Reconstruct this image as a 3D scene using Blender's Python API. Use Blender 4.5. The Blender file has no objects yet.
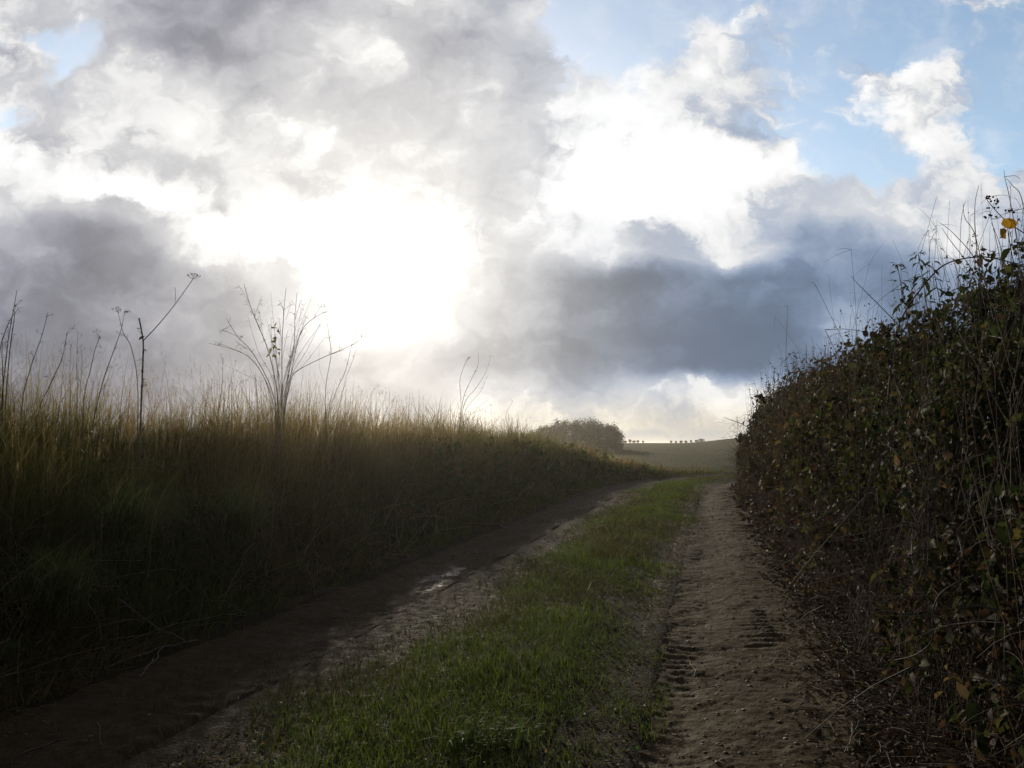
import bpy, math
import numpy as np
from mathutils import Vector

C = bpy.context.scene
COL = C.collection
rng = np.random.default_rng(11)
R = math.radians
HD = R(13.7)                      # heading of the lane, clockwise from +Y
SA, CA = math.sin(HD), math.cos(HD)
EYE = 1.55
PITCH = R(4.2)
FPX = 819.3
SUN_AZ, SUN_EL = R(-8.9), R(12.2)  # azimuth from +Y, elevation

# ------------------------------------------------------------------ numbers
def sst(a, b, x):
    k = np.clip((np.asarray(x, float) - a) / (b - a), 0, 1)
    return k * k * (3 - 2 * k)

def _h(i, j, s):
    n = (i.astype(np.int64) * 374761393 + j.astype(np.int64) * 668265263 + s * 1442695041) & 0x7fffffff
    n = ((n ^ (n >> 13)) * 1274126177) & 0x7fffffff
    n = ((n ^ (n >> 16)) * 1911520717) & 0x7fffffff
    return (n & 0xffffff) / float(0xffffff)

def vnoise(x, y, s=0):
    x = np.asarray(x, float); y = np.asarray(y, float)
    i = np.floor(x); j = np.floor(y); fx = x - i; fy = y - j
    fx = fx * fx * (3 - 2 * fx); fy = fy * fy * (3 - 2 * fy)
    a = _h(i, j, s); b = _h(i + 1, j, s); c = _h(i, j + 1, s); d = _h(i + 1, j + 1, s)
    return (a * (1 - fx) + b * fx) * (1 - fy) + (c * (1 - fx) + d * fx) * fy

def fbm(x, y, s=0, o=4):
    v = 0; a = .5; t = 0
    for k in range(o):
        v = v + a * vnoise(np.asarray(x) * 2 ** k, np.asarray(y) * 2 ** k, s + k * 17); t += a; a *= .5
    return v / t

def shift(s):
    s = np.asarray(s, float)
    q = np.clip(s - 28, 0, 18)
    r = np.clip(s - 46, 0, 20)
    return q * q / 60 + r * .6 - r * r * .015

def W(s, t):
    tt = np.asarray(t, float) + shift(s)
    s = np.asarray(s, float)
    return s * SA + tt * CA, s * CA - tt * SA

def inv(x, y):
    s = x * SA + y * CA
    return s, x * CA - y * SA - shift(s)

def height(s, t):
    """The land without the wheel tracks."""
    s = np.asarray(s, float); t = np.asarray(t, float)
    taper = 1 - sst(29, 46, s)
    z = 1.58 * sst(4.3, 6.9, -t) * taper + .10 * (fbm(s * .5, t * .5, 8) - .5) * sst(4.5, 6.5, -t)
    z = z + .35 * sst(.9, 2.2, t) * (1 - sst(34, 44, s))
    z = z + .05 * sst(.0, .5, .85 - np.abs(t + 1.45)) * (1 - sst(36, 46, s))
    z = z + .05 * (fbm(s * .7, t * .7, 3) - .5)
    d = np.hypot(s, t)
    ang = np.arctan2(t, s)
    z = z - .45 * sst(44, 75, s)
    z = z + (2.25 + 1.5 * sst(-.09, .0, ang)) * sst(60, 230, d) + .3 * (fbm(s / 30, t / 30, 5) - .5) * sst(60, 150, d)
    z = z - 30 * sst(245, 900, d)
    return z

def zat(x, y):
    s, t = inv(np.asarray(x, float), np.asarray(y, float))
    return height(s, t)

def at(px, py, Y):
    """The point seen at a pixel of the photograph at the distance Y north of the camera."""
    u = (px - 512) / FPX; v = (384 - py) / FPX
    d = np.array([u, math.cos(PITCH) - v * math.sin(PITCH), math.sin(PITCH) + v * math.cos(PITCH)])
    return d * (Y / d[1]) + np.array([0, 0, EYE])

# ------------------------------------------------------------------ meshes
def mk(name, V, faces, mat, tint=None, attrs=None, parent=None, smooth=False):
    """ONE mesh object from vertex array V and a list of face index arrays."""
    me = bpy.data.meshes.new(name)
    V = np.asarray(V, np.float32)
    if parent is not None:
        V = V - np.array(parent.location, np.float32)
    me.vertices.add(len(V)); me.vertices.foreach_set('co', V.ravel())
    faces = [np.asarray(f, np.int32) for f in faces if len(f)]
    nl = sum(f.size for f in faces); npoly = sum(len(f) for f in faces)
    me.loops.add(nl); me.polygons.add(npoly)
    me.loops.foreach_set('vertex_index', np.concatenate([f.ravel() for f in faces]))
    tot = np.concatenate([np.full(len(f), f.shape[1], np.int32) for f in faces])
    st = np.concatenate([[0], np.cumsum(tot)[:-1]]).astype(np.int32)
    me.polygons.foreach_set('loop_start', st)
    if smooth:
        me.polygons.foreach_set('use_smooth', np.ones(npoly, bool))
    me.update(calc_edges=True)
    if tint is not None:
        a = me.attributes.new('tint', 'FLOAT_COLOR', 'POINT')
        c = np.ones((len(V), 4), np.float32); c[:, :3] = tint
        a.data.foreach_set('color', c.ravel())
    for k, v in (attrs or {}).items():
        a = me.attributes.new(k, 'FLOAT', 'POINT'); a.data.foreach_set('value', np.asarray(v, np.float32))
    me.materials.append(mat)
    o = bpy.data.objects.new(name, me); COL.objects.link(o)
    if parent is not None:
        o.parent = parent
    return o

def tag(o, label=None, cat=None, group=None, kind=None):
    for k, v in (('label', label), ('category', cat), ('group', group), ('kind', kind)):
        if v: o[k] = v
    return o

def empty(name, loc, label, cat, group=None):
    o = bpy.data.objects.new(name, None); COL.objects.link(o)
    o.location = [float(v) for v in loc]; o.empty_display_size = .2
    return tag(o, label, cat, group)

def grid_faces(n, m):
    i = np.arange(n - 1)[:, None] * m + np.arange(m - 1)[None, :]
    i = i.ravel()
    return np.stack([i, i + 1, i + m + 1, i + m], 1)

class Bag:
    """Collects shapes for one mesh."""
    def __init__(s): s.V = []; s.F = {}; s.T = []; s.n = 0
    def add(s, V, F, T):
        V = np.asarray(V, float).reshape(-1, 3)
        for f in F:
            f = np.asarray(f)
            s.F.setdefault(f.shape[1], []).append(f + s.n)
        T = np.asarray(T, float)
        s.T.append(np.broadcast_to(T, (len(V), 3)) if T.ndim == 1 else T)
        s.V.append(V); s.n += len(V)
    def build(s, name, mat, parent=None, smooth=False):
        return mk(name, np.concatenate(s.V), [np.concatenate(v) for v in s.F.values()], mat,
                  np.concatenate(s.T), None, parent, smooth)

def tubes(bag, P, Rr, tint, k=3):
    """N tubes at once. P (N,m,3), Rr (N,m), tint (3,) or (N,3)."""
    P = np.asarray(P, float); N, m, _ = P.shape
    Rr = np.broadcast_to(np.asarray(Rr, float), (N, m))
    T = np.gradient(P, axis=1); T /= np.linalg.norm(T, axis=2, keepdims=True) + 1e-9
    ref = np.array([.37, .61, .23]); ref /= np.linalg.norm(ref)
    U = np.cross(T, ref); U /= np.linalg.norm(U, axis=2, keepdims=True) + 1e-9
    Vv = np.cross(T, U)
    an = np.arange(k) * 2 * math.pi / k
    ring = (U[:, :, None, :] * np.cos(an)[None, None, :, None] + Vv[:, :, None, :] * np.sin(an)[None, None, :, None])
    X = P[:, :, None, :] + ring * Rr[:, :, None, None]
    b = np.arange(N)[:, None, None] * (m * k) + np.arange(m - 1)[None, :, None] * k
    j = np.arange(k)[None, None, :]; j2 = (j + 1) % k
    F = np.stack([b + j, b + j2, b + k + j2, b + k + j], -1).reshape(-1, 4)
    tint = np.asarray(tint, float)
    TT = tint if tint.ndim == 1 else np.repeat(tint, m * k, 0)
    bag.add(X.reshape(-1, 3), [F], TT)

def tube(bag, pts, radii, tint, k=5, n=None):
    """One tube through a polyline, resampled smoothly."""
    P = np.asarray(pts, float)
    n = n or max(6, 4 * len(P))
    q = np.linspace(0, len(P) - 1, n); x = np.arange(len(P))
    if len(P) > 2:
        out = []
        for t in q:
            i = min(int(t), len(P) - 2); f = t - i
            p0 = P[max(i - 1, 0)]; p1 = P[i]; p2 = P[i + 1]; p3 = P[min(i + 2, len(P) - 1)]
            out.append(.5 * ((2 * p1) + (-p0 + p2) * f + (2 * p0 - 5 * p1 + 4 * p2 - p3) * f * f + (-p0 + 3 * p1 - 3 * p2 + p3) * f ** 3))
        Q = np.array(out)
    else:
        Q = P[0] + (P[1] - P[0]) * np.linspace(0, 1, n)[:, None]
    rr = np.interp(q, np.linspace(0, len(P) - 1, len(radii)), radii)
    tubes(bag, Q[None], rr[None], tint, k)
    return Q

def blades(bag, base, h, w, ang, lean, droop, tint, segs=4, twist=None):
    """N grass blades: base (N,3), length h, width w, bending towards ang by lean, drooping."""
    N = len(base)
    f = np.linspace(0, 1, segs + 1)[None, :]
    h = np.asarray(h)[:, None]; lean = np.asarray(lean)[:, None]; droop = np.asarray(droop)[:, None]
    hor = h * lean * f ** 1.8
    z = h * (f * np.sqrt(np.clip(1 - .6 * lean ** 2, .1, 1)) - droop * f ** 2.6)
    dx = np.cos(ang)[:, None]; dy = np.sin(ang)[:, None]
    X = np.stack([base[:, 0:1] + hor * dx, base[:, 1:2] + hor * dy, base[:, 2:3] + z], -1)
    sa = ang + (rng.uniform(-.9, .9, N) + math.pi / 2 if twist is None else twist)
    side = np.stack([np.cos(sa), np.sin(sa), rng.uniform(-.25, .25, N)], -1)
    ww = np.asarray(w)[:, None] * (.75 + .25 * f * 2 * (f < .5)) * np.clip(1.08 - f ** 1.7, .05, 1) * .5
    L = X - side[:, None] * ww[..., None]; Rt = X + side[:, None] * ww[..., None]
    V = np.stack([L, Rt], 2).reshape(-1, 3)
    m = (segs + 1) * 2
    b = (np.arange(N) * m)[:, None] + (np.arange(segs) * 2)[None, :]
    b = b.ravel()
    bag.add(V, [np.stack([b, b + 1, b + 3, b + 2], 1)], np.repeat(np.asarray(tint), m, 0))
    return X[:, -1]

def leaves(bag, P, size, tint, out=None, bias=.6, aspect=.62, fold=.25):
    """N folded, pointed leaves at P, facing roughly along out."""
    N = len(P)
    nrm = rng.normal(size=(N, 3))
    if out is not None: nrm = nrm * (1 - bias) + np.asarray(out) * bias * 1.5
    nrm /= np.linalg.norm(nrm, axis=1, keepdims=True)
    d = rng.normal(size=(N, 3)); d[:, 2] -= .5
    d -= nrm * (d * nrm).sum(1, keepdims=True); d /= np.linalg.norm(d, axis=1, keepdims=True)
    sd = np.cross(nrm, d)
    s = np.asarray(size)[:, None]
    fo = fold * rng.uniform(.2, 1.8, N)[:, None]; cu = rng.uniform(-.1, .35, N)[:, None]
    asp = aspect * rng.uniform(.75, 1.2, N)[:, None]
    def p(a, b, c): return P + d * (s * a) + sd * (s * b * asp) + nrm * (s * c)
    V = np.stack([p(0, 0, 0), p(.30, -.46, fo * .46), p(.33, 0, -cu * .1), p(.30, .46, fo * .46),
                  p(.66, -.36, fo * .36 - cu * .3), p(.68, 0, -cu * .4), p(.66, .36, fo * .36 - cu * .3), p(1, 0, -cu)], 1)
    b = np.arange(N)[:, None] * 8
    q = np.concatenate([b + np.array([1, 4, 5, 2]), b + np.array([2, 5, 6, 3])])
    t = np.concatenate([b + np.array(x) for x in ([0, 1, 2], [0, 2, 3], [4, 7, 5], [5, 7, 6])])
    bag.add(V.reshape(-1, 3), [q, t], np.repeat(np.asarray(tint), 8, 0))

def pick(N, cols, wts, var=.25):
    cols = np.asarray(cols, float)
    k = rng.choice(len(cols), N, p=np.asarray(wts) / np.sum(wts))
    return cols[k] * rng.uniform(1 - var, 1 + var, (N, 1)) * rng.uniform(.93, 1.07, (N, 3))

# ------------------------------------------------------------------ materials
class NT:
    def __init__(s, tree): s.t = tree; s.n = tree.nodes; s.l = tree.links
    def new(s, typ, **kw):
        n = s.n.new(typ)
        for k, v in kw.items(): setattr(n, k, v)
        return n
    def put(s, sock, v):
        if v is None: return
        if hasattr(v, 'is_output'): s.l.new(v, sock)
        else: sock.default_value = v
    def m(s, op, a, b=None, c=None, clamp=False):
        n = s.new('ShaderNodeMath', operation=op, use_clamp=clamp)
        for i, v in enumerate((a, b, c)): s.put(n.inputs[i], v)
        return n.outputs[0]
    def rng(s, x, a, b, c=0., d=1., sm=True):
        n = s.new('ShaderNodeMapRange', interpolation_type='SMOOTHSTEP' if sm else 'LINEAR')
        for i, v in enumerate((x, a, b, c, d)): s.put(n.inputs[i], v)
        return n.outputs[0]
    def mix(s, f, a, b, typ='RGBA', blend='MIX'):
        n = s.new('ShaderNodeMix', data_type=typ)
        if typ == 'RGBA': n.blend_type = blend
        i = {'FLOAT': (0, 2, 3, 0), 'RGBA': (0, 6, 7, 2)}[typ]
        s.put(n.inputs[i[0]], f); s.put(n.inputs[i[1]], a); s.put(n.inputs[i[2]], b)
        return n.outputs[i[3]]
    def noise(s, vec, scale, detail=4, rough=.55, out=0, dist=0.):
        n = s.new('ShaderNodeTexNoise'); s.put(n.inputs['Vector'], vec)
        n.inputs['Scale'].default_value = scale; n.inputs['Detail'].default_value = detail
        n.inputs['Roughness'].default_value = rough; n.inputs['Distortion'].default_value = dist
        return n.outputs[out]

def material(name):
    m = bpy.data.materials.new(name); m.use_nodes = True
    nt = NT(m.node_tree)
    return m, nt, m.node_tree.nodes['Principled BSDF'], m.node_tree.nodes['Material Output']

def rgba(c): return (c[0], c[1], c[2], 1.)

def leaf_mat(name, trans=.4, rough=.5, spec=.4, tmul=1.6):
    m, nt, p, out = material(name)
    a = nt.new('ShaderNodeAttribute', attribute_name='tint')
    tc = nt.new('ShaderNodeTexCoord')
    v = nt.noise(tc.outputs['Object'], 14, 3)
    col = nt.mix(1., a.outputs['Color'], nt.rng(v, .3, .7, .72, 1.25), blend='MULTIPLY')
    nt.put(p.inputs['Base Color'], col)
    p.inputs['Roughness'].default_value = rough
    p.inputs['Specular IOR Level'].default_value = spec
    tr = nt.new('ShaderNodeBsdfTranslucent')
    nt.put(tr.inputs['Color'], nt.mix(1., col, (tmul, tmul, tmul * .8, 1), blend='MULTIPLY'))
    mx = nt.new('ShaderNodeMixShader'); mx.inputs[0].default_value = trans
    nt.l.new(p.outputs[0], mx.inputs[1]); nt.l.new(tr.outputs[0], mx.inputs[2])
    nt.l.new(mx.outputs[0], out.inputs['Surface'])
    return m

def bark_mat(name, rough=.8):
    m, nt, p, out = material(name)
    a = nt.new('ShaderNodeAttribute', attribute_name='tint')
    tc = nt.new('ShaderNodeTexCoord')
    v = nt.noise(tc.outputs['Object'], 35, 4, .6)
    nt.put(p.inputs['Base Color'], nt.mix(1., a.outputs['Color'], nt.rng(v, .3, .7, .6, 1.35), blend='MULTIPLY'))
    p.inputs['Roughness'].default_value = rough
    b = nt.new('ShaderNodeBump'); b.inputs['Strength'].default_value = .4; b.inputs['Distance'].default_value = .002
    nt.put(b.inputs['Height'], v); nt.l.new(b.outputs[0], p.inputs['Normal'])
    return m

def earth_mat(name, c1, c2, c3, wet=False, bump=.012):
    m, nt, p, out = material(name)
    tc = nt.new('ShaderNodeTexCoord'); o = tc.outputs['Object']
    big = nt.noise(o, 1.1, 5, .6); mid = nt.noise(o, 9, 6, .65); fine = nt.noise(o, 70, 5, .7)
    vor = nt.new('ShaderNodeTexVoronoi'); nt.put(vor.inputs['Vector'], o); vor.inputs['Scale'].default_value = 45
    col = nt.mix(nt.rng(big, .35, .65), rgba(c1), rgba(c2))
    col = nt.mix(nt.rng(mid, .45, .75, 0, .8), col, rgba(c3))
    col = nt.mix(1., col, nt.rng(fine, .25, .75, .55, 1.45), blend='MULTIPLY')
    nt.put(p.inputs['Base Color'], col)
    ro = nt.rng(mid, .3, .7, .72, 1.)
    hgt = nt.m('ADD', nt.m('MULTIPLY', mid, .6), nt.m('ADD', nt.m('MULTIPLY', fine, .35), nt.m('MULTIPLY', vor.outputs['Distance'], .3)))
    if wet:
        a = nt.new('ShaderNodeAttribute', attribute_name='wet')
        wv = nt.rng(nt.m('ADD', a.outputs['Fac'], nt.m('MULTIPLY', nt.m('SUBTRACT', mid, .5), 1.2)), .35, .65)
        ro = nt.mix(wv, ro, .52, 'FLOAT')
        nt.put(p.inputs['Specular IOR Level'], nt.mix(wv, .06, .22, 'FLOAT'))
        hgt = nt.m('MULTIPLY', hgt, nt.rng(wv, 0, 1, 1, .8))
    else:
        p.inputs['Specular IOR Level'].default_value = .05
    nt.put(p.inputs['Roughness'], ro)
    b = nt.new('ShaderNodeBump'); b.inputs['Strength'].default_value = .9; b.inputs['Distance'].default_value = bump
    nt.put(b.inputs['Height'], hgt); nt.l.new(b.outputs[0], p.inputs['Normal'])
    return m

def field_mat(name):
    m, nt, p, out = material(name)
    tc = nt.new('ShaderNodeTexCoord'); o = tc.outputs['Object']
    big = nt.noise(o, .035, 5, .6); mid = nt.noise(o, .5, 5, .7); fine = nt.noise(o, 6, 4, .7)
    col = nt.mix(nt.rng(big, .38, .62), (.022, .034, .004, 1), (.038, .040, .006, 1))
    col = nt.mix(nt.rng(mid, .4, .7, 0, .7), col, (.032, .040, .007, 1))
    col = nt.mix(1., col, nt.rng(fine, .25, .75, .6, 1.4), blend='MULTIPLY')
    nt.put(p.inputs['Base Color'], col); p.inputs['Roughness'].default_value = 1.; p.inputs['Specular IOR Level'].default_value = .05
    b = nt.new('ShaderNodeBump'); b.inputs['Strength'].default_value = .8; b.inputs['Distance'].default_value = .12
    nt.put(b.inputs['Height'], nt.m('ADD', fine, mid)); nt.l.new(b.outputs[0], p.inputs['Normal'])
    return m

M_GRASS = leaf_mat('green_grass', .44, .6, .08, 1.75)
M_DRY = leaf_mat('dry_grass', .56, .7, .10, 2.1)
M_LEAF = leaf_mat('hedge_leaf', .34, .66, .04, 1.8)
M_DEAD = leaf_mat('dead_leaf', .12, .75, .12, 1.2)
M_BARK = bark_mat('twig_bark')
M_STRAW = bark_mat('dry_stem', .6)
M_STONE = bark_mat('stone', .75)
M_SOIL = earth_mat('soil', (.015, .011, .005), (.018, .015, .006), (.023, .017, .007), bump=.03)
M_TRACK = earth_mat('trodden_earth', (.046, .033, .014), (.064, .047, .021), (.027, .019, .009), True)
M_MUD = earth_mat('wet_mud', (.036, .023, .013), (.048, .031, .018), (.026, .017, .009), True)
M_FIELD = field_mat('crop')

# ------------------------------------------------------------------ sky
def build_world():
    w = bpy.data.worlds.new('World'); C.world = w; w.use_nodes = True
    nt = NT(w.node_tree)
    for n in list(nt.n): nt.n.remove(n)
    out = nt.new('ShaderNodeOutputWorld')
    tc = nt.new('ShaderNodeTexCoord')
    D = tc.outputs['Generated']
    sp = nt.new('ShaderNodeSeparateXYZ'); nt.put(sp.inputs[0], D)
    x, y, z = sp.outputs
    yy = nt.m('MAXIMUM', y, .12)
    u = nt.m('DIVIDE', x, yy); v = nt.m('DIVIDE', z, yy)
    cb = nt.new('ShaderNodeCombineXYZ'); nt.put(cb.inputs[0], u); nt.put(cb.inputs[1], nt.m('MULTIPLY', v, 1.25)); cb.inputs[2].default_value = 3.7
    q = cb.outputs[0]
    # puffy displacement of the cloud map
    def vec_noise(scale, detail, rough, amp):
        n = nt.noise(q, scale, detail, rough, 1)
        s = nt.new('ShaderNodeSeparateColor'); nt.put(s.inputs[0], n)
        return [nt.m('MULTIPLY', nt.m('SUBTRACT', s.outputs[i], .5), amp) for i in (0, 1)]
    a1 = vec_noise(5.5, 2, .5, .07); a2 = vec_noise(16, 7, .60, .095)
    uu = nt.m('ADD', u, nt.m('ADD', a1[0], a2[0])); vv = nt.m('ADD', v, nt.m('ADD', nt.m('MULTIPLY', a1[1], .7), a2[1]))
    A = nt.m('DIVIDE', nt.m('ADD', uu, .75), 1.5, clamp=True)
    xs = [64 * i for i in range(17)]
    def cloud_map(A, vv, kind):
        res = prev = None
        for (py, Ls, Bs) in SKY_ROWS:
            pv = (384 - py) / FPX
            den = math.cos(PITCH) - pv * math.sin(PITCH)
            wk = (pv * math.cos(PITCH) + math.sin(PITCH)) / den
            r = nt.new('ShaderNodeValToRGB'); cr = r.color_ramp; cr.interpolation = kind
            nt.put(r.inputs[0], A)
            while len(cr.elements) < 17: cr.elements.new(.5)
            for i, e in enumerate(cr.elements):
                e.position = ((xs[i] - 512) / FPX / den + .75) / 1.5
            for i, e in enumerate(cr.elements):
                e.color = (Ls[i] / 120., Bs[i] / 9., 0, 1)
            res = r.outputs[0] if res is None else nt.mix(nt.rng(vv, prev, wk), res, r.outputs[0])
            prev = wk
        s = nt.new('ShaderNodeSeparateColor'); nt.put(s.inputs[0], res)
        return nt.m('MULTIPLY', s.outputs[0], 1.2), s.outputs[1]
    L, B = cloud_map(A, vv, 'CARDINAL')
    us = nt.m('ADD', u, a1[0]); vs = nt.m('ADD', v, nt.m('MULTIPLY', a1[1], .7))
    Lsm, _ = cloud_map(nt.m('DIVIDE', nt.m('ADD', us, .75), 1.5, clamp=True), vs, 'B_SPLINE')
    cq = nt.new('ShaderNodeCombineXYZ'); nt.put(cq.inputs[0], uu); nt.put(cq.inputs[1], nt.m('MULTIPLY', vv, 1.25))
    qq = cq.outputs[0]
    f1 = nt.m('SUBTRACT', nt.noise(q, 7, 4, .5), .5)
    f2 = nt.m('SUBTRACT', nt.noise(qq, 22, 7, .58), .5)
    vo = nt.new('ShaderNodeTexVoronoi', feature='SMOOTH_F1'); nt.put(vo.inputs['Vector'], qq)
    vo.inputs['Scale'].default_value = 11; vo.inputs['Detail'].default_value = 4; vo.inputs['Roughness'].default_value = .5; vo.inputs['Smoothness'].default_value = .25
    puff = nt.m('SUBTRACT', .46, vo.outputs['Distance'])
    # lumpy outlines where a grey mass stands before bright cloud; calm, softly shaded inside
    edge = nt.m('ADD', L, nt.m('ADD', nt.m('MULTIPLY', f1, .22), nt.m('ADD', nt.m('MULTIPLY', f2, .36), nt.m('MULTIPLY', puff, .20))))
    lit = nt.rng(edge, .765, .92)
    grey = nt.m('ADD', nt.m('MINIMUM', nt.m('ADD', nt.m('MULTIPLY', Lsm, .7), nt.m('MULTIPLY', L, .3)), .87),
                nt.m('ADD', nt.m('MULTIPLY', f1, .17), nt.m('ADD', nt.m('MULTIPLY', f2, .11), nt.m('MULTIPLY', puff, .18))))
    grey = nt.m('SMOOTH_MAX', nt.m('ADD', grey, .04), .45, .12)
    white = nt.m('ADD', nt.m('MAXIMUM', Lsm, .95), nt.m('ADD', nt.m('MULTIPLY', f2, .22), nt.m('MULTIPLY', puff, .10)))
    L = nt.mix(lit, grey, white, 'FLOAT')
    Bm = nt.rng(nt.m('ADD', B, nt.m('ADD', nt.m('MULTIPLY', f1, -1.0), nt.m('MULTIPLY', f2, -.9))), .30, .66)
    # angle to the sun
    sd = (math.sin(SUN_AZ) * math.cos(SUN_EL), math.cos(SUN_AZ) * math.cos(SUN_EL), math.sin(SUN_EL))
    dp = nt.new('ShaderNodeVectorMath', operation='DOT_PRODUCT'); nt.put(dp.inputs[0], D); dp.inputs[1].default_value = sd
    ang = nt.m('ARCCOSINE', nt.m('MINIMUM', dp.outputs['Value'], 1.))
    far = nt.rng(ang, R(5), R(27))
    lin = nt.m('POWER', nt.m('MINIMUM', nt.m('MAXIMUM', L, .25), 1.12), 2.2)
    dark = nt.rng(L, .5, .95)
    warm = nt.mix(dark, (.985, .975, 1.04, 1), (1.02, 1.0, .975, 1))
    cool = nt.mix(dark, (.72, .96, 1.40, 1), (1.0, 1.0, 1.0, 1))
    uc = nt.rng(u, -.15, .2)
    tint = nt.mix(uc, nt.mix(far, warm, nt.mix(dark, (.92, .95, 1.14, 1), (1, 1, 1, 1))), nt.mix(far, (.97, .99, 1.04, 1), cool))
    # pale gold strip low over the horizon
    low = nt.m('MULTIPLY', nt.rng(v, .075, .02), nt.rng(L, .65, .85))
    tint = nt.mix(low, tint, (1.08, 1.0, .86, 1))
    cloud = nt.mix(1., tint, lin, blend='MULTIPLY')
    # light round the veiled sun
    g = nt.m('ADD', nt.m('MULTIPLY', nt.m('EXPONENT', nt.m('MULTIPLY', nt.m('POWER', nt.m('DIVIDE', ang, R(3.4)), 2.), -1.)), 1.5),
             nt.m('MULTIPLY', nt.m('EXPONENT', nt.m('DIVIDE', ang, -R(7.5))), .45))
    gl = nt.mix(1., (1.0, .97, .90, 1), g, blend='MULTIPLY')
    cloud = nt.mix(1., cloud, gl, blend='ADD')
    # unseen sky behind and overhead: cloud darkened to keep light off the ground
    bk = nt.noise(D, 3.5, 5, .55)
    back = nt.mix(nt.rng(bk, .4, .65), (.10, .11, .13, 1), (.22, .23, .25, 1))
    fr = nt.m('MULTIPLY', nt.rng(y, .16, .42), nt.rng(v, 1.35, .78))
    cloud = nt.mix(fr, back, cloud)
    Bf = nt.m('MULTIPLY', nt.m('MULTIPLY', Bm, fr), nt.rng(nt.m('ADD', f1, f2), -.25, .3, .98, .72))
    sky = nt.new('ShaderNodeTexSky', sky_type='NISHITA', sun_disc=False)
    sky.sun_elevation = SUN_EL; sky.sun_rotation = SUN_AZ % (2 * math.pi)
    sky.air_density = 1.0; sky.dust_density = .6; sky.ozone_density = 1.5
    b1 = nt.new('ShaderNodeBackground'); nt.put(b1.inputs[0], sky.outputs[0]); b1.inputs[1].default_value = .122
    b2 = nt.new('ShaderNodeBackground'); nt.put(b2.inputs[0], cloud); b2.inputs[1].default_value = .707
    mx = nt.new('ShaderNodeMixShader'); nt.put(mx.inputs[0], Bf)
    nt.l.new(b2.outputs[0], mx.inputs[1]); nt.l.new(b1.outputs[0], mx.inputs[2])
    nt.l.new(mx.outputs[0], out.inputs['Surface'])
    w.cycles.sampling_method = 'MANUAL'; w.cycles.sample_map_resolution = 1024

Z17 = [0] * 17
SKY_ROWS = [   # pixel row, lightness of the cloud every 64 pixels, share of clear blue (0..9)
    (470, [60, 60, 62, 66, 72, 78, 80, 82, 84, 82, 80, 78, 76, 72, 68, 64, 62], Z17),
    (428, [58, 60, 62, 66, 68, 70, 74, 86, 100, 98, 90, 88, 86, 78, 68, 62, 60], Z17),
    (402, [60, 60, 62, 66, 66, 68, 72, 78, 98, 76, 90, 99, 98, 74, 65, 60, 60], Z17),
    (364, [58, 56, 58, 62, 64, 70, 76, 74, 70, 62, 55, 48, 50, 56, 54, 55, 55], Z17),
    (320, [58, 58, 61, 63, 70, 94, 104, 96, 74, 60, 54, 48, 47, 72, 58, 58, 58], Z17),
    (280, [64, 58, 62, 68, 86, 108, 112, 110, 84, 58, 57, 53, 54, 58, 60, 66, 62], Z17),
    (240, [74, 62, 70, 100, 110, 112, 112, 110, 88, 104, 94, 104, 88, 62, 80, 102, 76], Z17),
    (200, [88, 106, 110, 104, 98, 99, 101, 94, 82, 108, 112, 112, 102, 84, 92, 100, 94], [0] * 13 + [2, 3, 1, 2]),
    (160, [106, 104, 94, 90, 89, 91, 91, 88, 85, 110, 112, 112, 106, 98, 92, 98, 96], [1, 0, 0, 0, 0, 0, 0, 0, 0, 0, 0, 0, 1, 6, 7, 3, 6]),
    (120, [104, 86, 94, 103, 90, 88, 88, 86, 82, 102, 108, 96, 100, 98, 102, 102, 94], [4, 0, 0, 0, 0, 0, 0, 0, 0, 0, 0, 0, 3, 5, 2, 3, 9]),
    (80, [92, 84, 98, 85, 79, 84, 85, 81, 79, 94, 100, 92, 96, 100, 104, 102, 94], [0, 5, 1, 0, 0, 0, 0, 0, 0, 3, 5, 2, 4, 6, 1, 2, 8]),
    (40, [104, 96, 78, 70, 74, 94, 86, 78, 80, 96, 98, 100, 98, 98, 98, 98, 96], [0, 6, 1, 0, 0, 0, 0, 0, 0, 7, 9, 4, 6, 6, 9, 6, 8]),
    (0, [96, 84, 71, 66, 66, 74, 94, 80, 80, 98, 96, 98, 100, 98, 96, 100, 96], [0, 1, 0, 0, 0, 0, 0, 0, 0, 8, 9, 8, 5, 9, 9, 4, 6]),
    (-60, [80, 76, 68, 64, 66, 70, 76, 74, 76, 90, 94, 94, 94, 92, 92, 90, 88], [0, 0, 0, 0, 0, 0, 0, 0, 1, 7, 9, 8, 7, 8, 8, 5, 5]),
]
build_world()

sl = bpy.data.lights.new('sun', 'SUN'); sl.energy = 2.2; sl.angle = R(.6); sl.color = (1, .86, .66)
so = bpy.data.objects.new('sun', sl); COL.objects.link(so)
so.rotation_euler = Vector((-math.sin(SUN_AZ) * math.cos(SUN_EL), -math.cos(SUN_AZ) * math.cos(SUN_EL), -math.sin(SUN_EL))).to_track_quat('-Z', 'Y').to_euler()

# ------------------------------------------------------------------ land
def axis(marks):
    out = [marks[0][0]]
    for (a, da), (b, db) in zip(marks[:-1], marks[1:]):
        x = a
        while x < b - 1e-6:
            f = (x - a) / (b - a); x += da * (db / da) ** f
            out.append(min(x, b))
    return np.unique(np.round(out, 5))

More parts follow.
